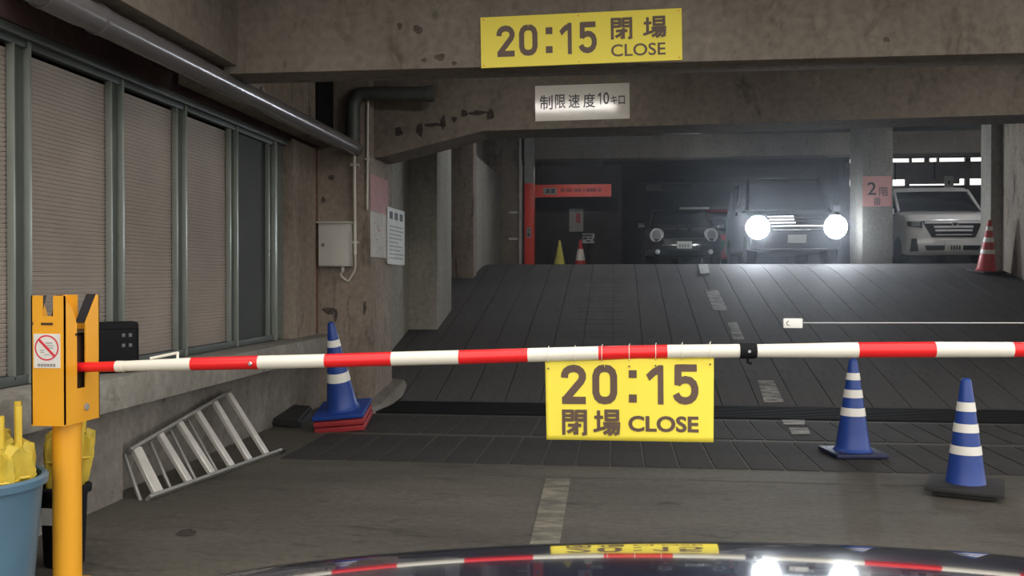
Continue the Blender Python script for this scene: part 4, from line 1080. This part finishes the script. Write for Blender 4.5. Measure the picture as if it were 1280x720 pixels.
def mirror_(parent, x, y, z, m):
    s = 1 if x > 0 else -1
    b = MB(); b.box(x - .09, x + .09, y - .06, y + .05, z - .06, z + .07, .03, 3); b.build('side_mirror', m, parent, smooth=True)
    TB('mirror_arm', 'black_plastic', [(x - s * .16, y + .02, z - .06), (x, y, z - .04)], .02, parent, 8)
def pillars(parent, m, pts, r=.03):
    for a, c in pts:
        for s in (-1, 1): TB('roof_pillar', m, [(s * a[0], a[1], a[2]), (s * c[0], c[1], c[2])], r, parent, 8)

# ---- dark hatchback with round headlights
c = on_y(855.5, 300, 20.9)
dk = thing('hatchback', 'dark small hatchback with round headlights parked on the upper storey', 'car', (c.x, 20.9, UP), (0, 0, 0))
prof = round_poly([(0.05, .22), (0.0, .45), (.02, .62), (.14, .80), (.40, .89), (1.15, .98), (3.4, 1.0), (3.75, .9), (3.8, .35), (3.7, .2)], .12)
me = shell(prof, .86, .22, .10, .03).mesh('body', 'dark_green_paint', 50); put(me, 'body', dk); bv = bvh_of(me)
gp = round_poly([(1.02, .94), (1.72, 1.36), (3.2, 1.38), (3.65, .95)], .08)
shell(gp, .74, .12, .04, .17).build('windows', 'car_glass', dk, smooth=45)
rp_ = round_poly([(1.62, 1.355), (1.80, 1.415), (3.1, 1.425), (3.3, 1.37)], .04)
shell(rp_, .63, .10, .05, .05).build('roof', 'dark_green_paint', dk, smooth=45)
pillars(dk, 'dark_green_paint', (((.74, 1.12, .95), (.61, 1.74, 1.37)), ((.745, 2.5, .95), (.615, 2.5, 1.37)), ((.74, 3.6, .95), (.6, 3.2, 1.36))))
patch(bv, [(-.36, .36), (.36, .36), (.47, .60), (-.47, .60)], .012, 'grille_black', 'grille', dk)
patch(bv, [(-.47, .605), (.47, .605), (.44, .63), (-.44, .63)], .02, 'chrome', 'grille_bar', dk, 12, 2)
patch(bv, [(-.56, .255), (.56, .255), (.56, .27), (-.56, .27)], .02, 'chrome', 'bumper_trim', dk, 12, 1)
patch(bv, [(-.5, .475), (.5, .475), (.5, .487), (-.5, .487)], .02, 'chrome', 'grille_bar', dk, 12, 1)
for s in (-1, 1):
    disc(bv, s * .60, .70, .105, .155, .035, 'silver_trim', 'headlight_ring', dk, .02, 1.05, s * .35)
    disc(bv, s * .60, .70, 0, .105, .02, 'lamp_glass', 'headlight', dk, .03, 1.05, s * .35)
    disc(bv, s * .59, .33, 0, .055, .03, 'lamp_glass', 'fog_lamp', dk, .015)
    patch(bv, [(s * .46 - .05, .60), (s * .46 + .05, .60), (s * .46 + .04, .635), (s * .46 - .06, .635)], .022, 'chrome', 'turn_lamp', dk, 4, 2)
    mirror_(dk, s * .92, 1.25, .98, 'dark_green_paint')
    wheel(dk, s * .76, .75, .30); wheel(dk, s * .76, 3.1, .30)
    b = MB(); b.tube([(s * .13, y, z) for y, z in ((.20, .845), (.5, .925), (1.1, .985))], .022, 8); b.build('bonnet_rib', 'dark_green_paint', dk, smooth=True)
TB('windscreen_base', 'chrome', [(-.62, 1.10, .985), (.62, 1.10, .985)], .008, dk, 8)
patch(bv, [(-.165, .40), (.165, .40), (.165, .56), (-.165, .56)], .035, 'plate_white', 'number_plate', dk, 2, 1)
npm = face_y(0, front_y(bv, 0, .48) - .0355, .48)
for k in range(4): mark(-.12 + .062 * k, -.08 + .062 * k, -.055, .02, npm, 'ink_grey', dk)

# ---- minivan with its headlights on
HX = on_y(996.5, 300, 17.75)
hv = thing('minivan', 'dark minivan facing down the ramp with its headlights on', 'car', (HX.x, 17.75, UP - .012), (0, 0, 0))
prof = round_poly([(0.04, .26), (0.0, .5), (.0, .80), (.10, .95), (.75, 1.06), (1.1, 1.10), (4.2, 1.12), (4.3, .9), (4.3, .4), (4.2, .25)], .10)
me = shell(prof, .845, .16, .08, .02).mesh('body', 'van_dark_paint', 50); put(me, 'body', hv); bv = bvh_of(me)
gp = round_poly([(.80, 1.05), (1.55, 1.74), (4.0, 1.78), (4.22, 1.08)], .1)
shell(gp, .80, .10, .04, .13).build('windows', 'van_dark_glass', hv, smooth=45)
rp_ = round_poly([(1.45, 1.74), (1.65, 1.80), (3.9, 1.82), (4.0, 1.76)], .05)
shell(rp_, .71, .08, .05, .04).build('roof', 'van_dark_paint', hv, smooth=45)
pillars(hv, 'van_dark_paint', (((.79, .95, 1.08), (.70, 1.6, 1.75)), ((.80, 2.4, 1.08), (.72, 2.4, 1.77)), ((.79, 4.1, 1.08), (.7, 3.9, 1.76))), .035)
patch(bv, [(-.50, .60), (.50, .60), (.46, .90), (-.46, .90)], .010, 'grille_black', 'grille', hv)
for z in (.64, .73, .80, .87):
    patch(bv, [(-.46, z), (.46, z), (.45, z + .018), (-.45, z + .018)], .025, 'chrome', 'grille_bar', hv, 12, 1)
for z, xa, xb in ((.895, -.52, -.06), (.835, -.50, -.06), (.775, -.48, -.04)):  # grille bars brightened by an emissive colour
    patch(bv, [(xa, z), (xb, z), (xb, z + .016), (xa, z + .016)], .034, 'bar_glow', 'glowing_bar', hv, 8, 1)
patch(bv, [(-.47, .715), (.47, .715), (.47, .726), (-.47, .726)], .034, 'bar_glow', 'glowing_bar', hv, 12, 1)
patch(bv, [(-.62, .32), (.62, .32), (.58, .42), (-.58, .42)], .010, 'grille_black', 'lower_grille', hv)
patch(bv, [(-.72, .285), (.72, .285), (.72, .305), (-.72, .305)], .02, 'chrome', 'bumper_trim', hv, 14, 1)
for s in (-1, 1):
    xx = s * .705
    disc(bv, xx, .70, .205, .24, .03, 'chrome', 'headlight_housing', hv, .02, 1.0, s * .15)
    disc(bv, xx, .70, 0, .215, .04, 'headlamp_on', 'headlight', hv, .05, 1.0, s * .15)
    mirror_(hv, s * .95, 1.05, 1.12, 'van_dark_paint')
    wheel(hv, s * .75, .85, .31); wheel(hv, s * .75, 3.5, .31)
    ld_ = bpy.data.lights.new('headlight_beam', 'SPOT'); ld_.energy = 140; ld_.color = (0.88, 0.94, 1.0)
    ld_.spot_size = math.radians(95); ld_.spot_blend = 0.9; ld_.shadow_soft_size = 0.12
    lo = bpy.data.objects.new('headlight_beam', ld_); COL.objects.link(lo); lo.parent = hv
    lo.location = (xx, front_y(bv, xx, .70) - .16, .70); lo.rotation_euler = (math.radians(88), 0, 0)
patch(bv, [(-.165, .40), (.165, .40), (.165, .555), (-.165, .555)], .03, 'plate_white', 'number_plate', hv, 2, 1)

# ---- white minivan
WX = on_y(1191, 300, 18.55)
wv = thing('minivan', 'white minivan with a barred grille parked behind the pink sign column', 'car', (WX.x + .02, 18.55, UP), (0, 0, 0))
prof = round_poly([(0.06, .17), (0.0, .34), (.0, .60), (.03, .86), (.14, .97), (.72, 1.08), (1.0, 1.10), (3.6, 1.12), (3.7, .9), (3.7, .4), (3.6, .22)], .08)
me = shell(prof, .835, .17, .08, .02).mesh('body', 'van_white_paint', 50); put(me, 'body', wv); bv = bvh_of(me)
gp = round_poly([(.62, 1.04), (1.28, 1.52), (3.4, 1.56), (3.65, 1.08)], .08)
shell(gp, .79, .10, .04, .10).build('windows', 'car_glass', wv, smooth=45)
rp_ = round_poly([(1.10, 1.50), (1.34, 1.605), (3.3, 1.62), (3.5, 1.54)], .05)
shell(rp_, .735, .10, .05, .05).build('roof', 'van_white_paint', wv, smooth=45)
pillars(wv, 'van_white_paint', (((.79, .80, 1.08), (.725, 1.34, 1.54)), ((.795, 2.2, 1.08), (.735, 2.2, 1.56)), ((.79, 3.6, 1.08), (.72, 3.4, 1.54))), .03)
patch(bv, [(-.40, .52), (.40, .52), (.56, .84), (-.56, .84)], .012, 'grille_black', 'grille', wv)
for z, hw_, th_ in ((.555, .33, .02), (.63, .34, .04), (.70, .36, .04), (.785, .52, .045)):
    patch(bv, [(-hw_, z), (hw_, z), (hw_, z + th_), (-hw_, z + th_)], .03, 'silver_trim', 'grille_bar', wv, 12, 1)
disc(bv, 0.02, .775, .045, .06, .035, 'silver_trim', 'badge', wv, .01, .8)
patch(bv, [(-.48, .27), (.48, .27), (.52, .36), (-.52, .36)], .010, 'grille_black', 'lower_grille', wv)
for s in (-1, 1):
    q = [(s * .56, .70), (s * .80, .74), (s * .80, .84), (s * .56, .83)]
    if s < 0: q = [q[1], q[0], q[3], q[2]]
    hl = patch(bv, q, .014, 'grille_black', 'headlight', wv, 6, 3)
    for dz in (.745, .79):
        q = [(s * .60, dz), (s * .74, dz + .005), (s * .74, dz + .03), (s * .60, dz + .03)]
        if s < 0: q = [q[1], q[0], q[3], q[2]]
        patch(bv, q, .024, 'lamp_glass', 'projector', hl, 4, 1)
    q = [(s * .62, .25), (s * .76, .25), (s * .74, .50), (s * .66, .50)]
    if s < 0: q = [q[1], q[0], q[3], q[2]]
    patch(bv, q, .010, 'grille_black', 'bumper_vent', wv, 4, 3)
    mirror_(wv, s * .93, .95, 1.08, 'van_white_paint')
    wheel(wv, s * .74, .72, .29); wheel(wv, s * .74, 3.1, .29)
patch(bv, [(-.165, .25), (.165, .25), (.165, .40), (-.165, .40)], .035, 'plate_white', 'number_plate', wv, 2, 1)
npm = face_y(0, front_y(bv, 0, .33) - .0355, .325)
for k, wd in enumerate((.02, .036, .036, .036, .036)): mark(-.12 + .05 * k, -.12 + .05 * k + wd, -.05, .03, npm, 'ink_black' if k else 'ink_grey', wv)

# ---- red car behind the hatchback
RX = on_y(884, 264, 25.6)
rc = thing('red_car', 'red car with a pale roof edge parked behind the dark hatchback', 'car', (RX.x, 25.2, UP), (0, 0, 0))
prof = round_poly([(0.04, .25), (0.0, .6), (.1, .92), (.6, 1.05), (3.2, 1.08), (3.35, .9), (3.3, .3)], .1)
me = shell(prof, .80, .14, .08, .02).mesh('body', 'car_red_paint', 50); put(me, 'body', rc); bv = bvh_of(me)
shell(round_poly([(.55, 1.02), (1.15, 1.60), (3.1, 1.64), (3.3, 1.05)], .08), .76, .10, .04, .1).build('windows', 'car_glass', rc, smooth=45)
shell(round_poly([(1.0, 1.58), (1.2, 1.70), (3.0, 1.72), (3.15, 1.62)], .05), .70, .08, .05, .05).build('roof', 'car_red_paint', rc, smooth=45)
BX('roof_visor', 'plate_white', -.70, .12, 1.05, 1.15, 1.69, 1.74, .01, parent=rc)
pillars(rc, 'car_red_paint', (((.76, .70, 1.03), (.69, 1.2, 1.62)),), .03)
patch(bv, [(-.4, .5), (.4, .5), (.45, .75), (-.45, .75)], .012, 'grille_black', 'grille', rc)
for s in (-1, 1):
    disc(bv, s * .58, .78, 0, .11, .02, 'lamp_glass', 'headlight', rc); wheel(rc, s * .7, .65, .28); wheel(rc, s * .7, 2.7, .28)
    mirror_(rc, s * .9, .9, 1.08, 'car_red_paint')

# ---- the car the photograph is taken from: only its nose ahead of the windscreen
own = thing('dark_blue_car', 'glossy dark blue car bonnet at the bottom of the view', 'car', (0, 0, 0), (0, 0, YAW))
LC = 0.24
def hood_z(d):
    """height of the bonnet line at distance d ahead of the lens"""
    tab = [(.30, 1.045, .075), (.60, 1.018, .09), (.80, .9985, .10), (1.0, .978, .112), (1.157, .958, .144), (1.246, .9425, .207), (1.30, .930, .287), (1.36, .908, .50), (1.41, .875, .85), (1.45, .82, 1.9), (1.465, .76, 4)]
    for (a, za, sa_), (b, zb_, sb_) in zip(tab, tab[1:]):
        if d <= b:
            t = (d - a) / (b - a); h = b - a
            return (2 * t ** 3 - 3 * t * t + 1) * za + (t ** 3 - 2 * t * t + t) * h * -sa_ + (-2 * t ** 3 + 3 * t * t) * zb_ + (t ** 3 - t * t) * h * -sb_
    return tab[-1][1]
b = MB(); G = []
ds = [.30 + i * .02 for i in range(0, 35)] + [1.0 + i * .0085 for i in range(0, 56)]
ds = sorted(set(round(v, 4) for v in ds if v <= 1.465))
for d in ds:
    row = []
    for i in range(49):
        s = -1 + 2 * i / 48
        lat = LC + s * .80
        k = max(0, (d - .3) / 1.165)
        retreat = .15 * abs(s) ** 2.0 * k
        z = hood_z(d) - .024 * s * s - .05 * abs(s) ** 8
        row.append(b.bm.verts.new((lat, d - retreat, z)))
    G.append(row)
for r1, r2 in zip(G, G[1:]):
    for i in range(48): b.bm.faces.new((r1[i], r1[i + 1], r2[i + 1], r2[i]))
hd = b.build('bonnet', 'navy_paint', own, smooth=80)
md = hd.modifiers.new('thickness', 'SOLIDIFY'); md.thickness = 0.008; md.offset = -1
# nose below the bonnet: bumper, grille and lamps
pf = [(.32, .30), (.32, .90), (1.0, .86), (1.40, .77), (1.475, .70), (1.50, .5), (1.47, .25), (1.3, .2)]
def nose(profile):
    rings = []
    for i in range(25):
        s = -1 + 2 * i / 24
        rings.append([Vector((LC + s * .81, y - .15 * s * s * max(0, (y - .3) / 1.165), z - .03 * s * s)) for y, z in profile])
    return MB().loft(rings)
nose(round_poly(pf, .05)).build('bumper', 'navy_paint', own, smooth=50)
BX('grille', 'grille_black', LC - .45, LC + .45, 1.43, 1.52, .42, .62, .01, parent=own)
for s in (-1, 1):
    b = MB(); b.box(LC + s * .60 - .14, LC + s * .60 + .14, 1.26, 1.44, .62, .74, .04, 3); b.build('headlight', 'lamp_glass', own, smooth=True)
    wheel(own, LC + s * .72, .80, .30)
BX('number_plate', 'plate_white', LC - .165, LC + .165, 1.515, 1.53, .36, .50, .004, parent=own)

# ================================================================== HAZE: thin volume added to imitate lens glare around the headlights
hm = bpy.data.materials.new('glare_haze'); hm.use_nodes = True; nt = hm.node_tree
nt.nodes.remove(nt.nodes['Principled BSDF'])
vsn = nt.nodes.new('ShaderNodeVolumeScatter'); vsn.inputs['Density'].default_value = 0.005; vsn.inputs['Anisotropy'].default_value = 0.85
vsn.inputs['Color'].default_value = (0.86, 0.91, 1.0, 1)
nt.links.new(vsn.outputs['Volume'], nt.nodes['Material Output'].inputs['Volume']); MATS['glare_haze'] = hm
BX('haze', 'glare_haze', -5.9, 11.9, 6.6, 29.4, -0.2, 4.39, kind='stuff', label='thin added haze imitating lens glare around the ramp and headlights', cat='haze')
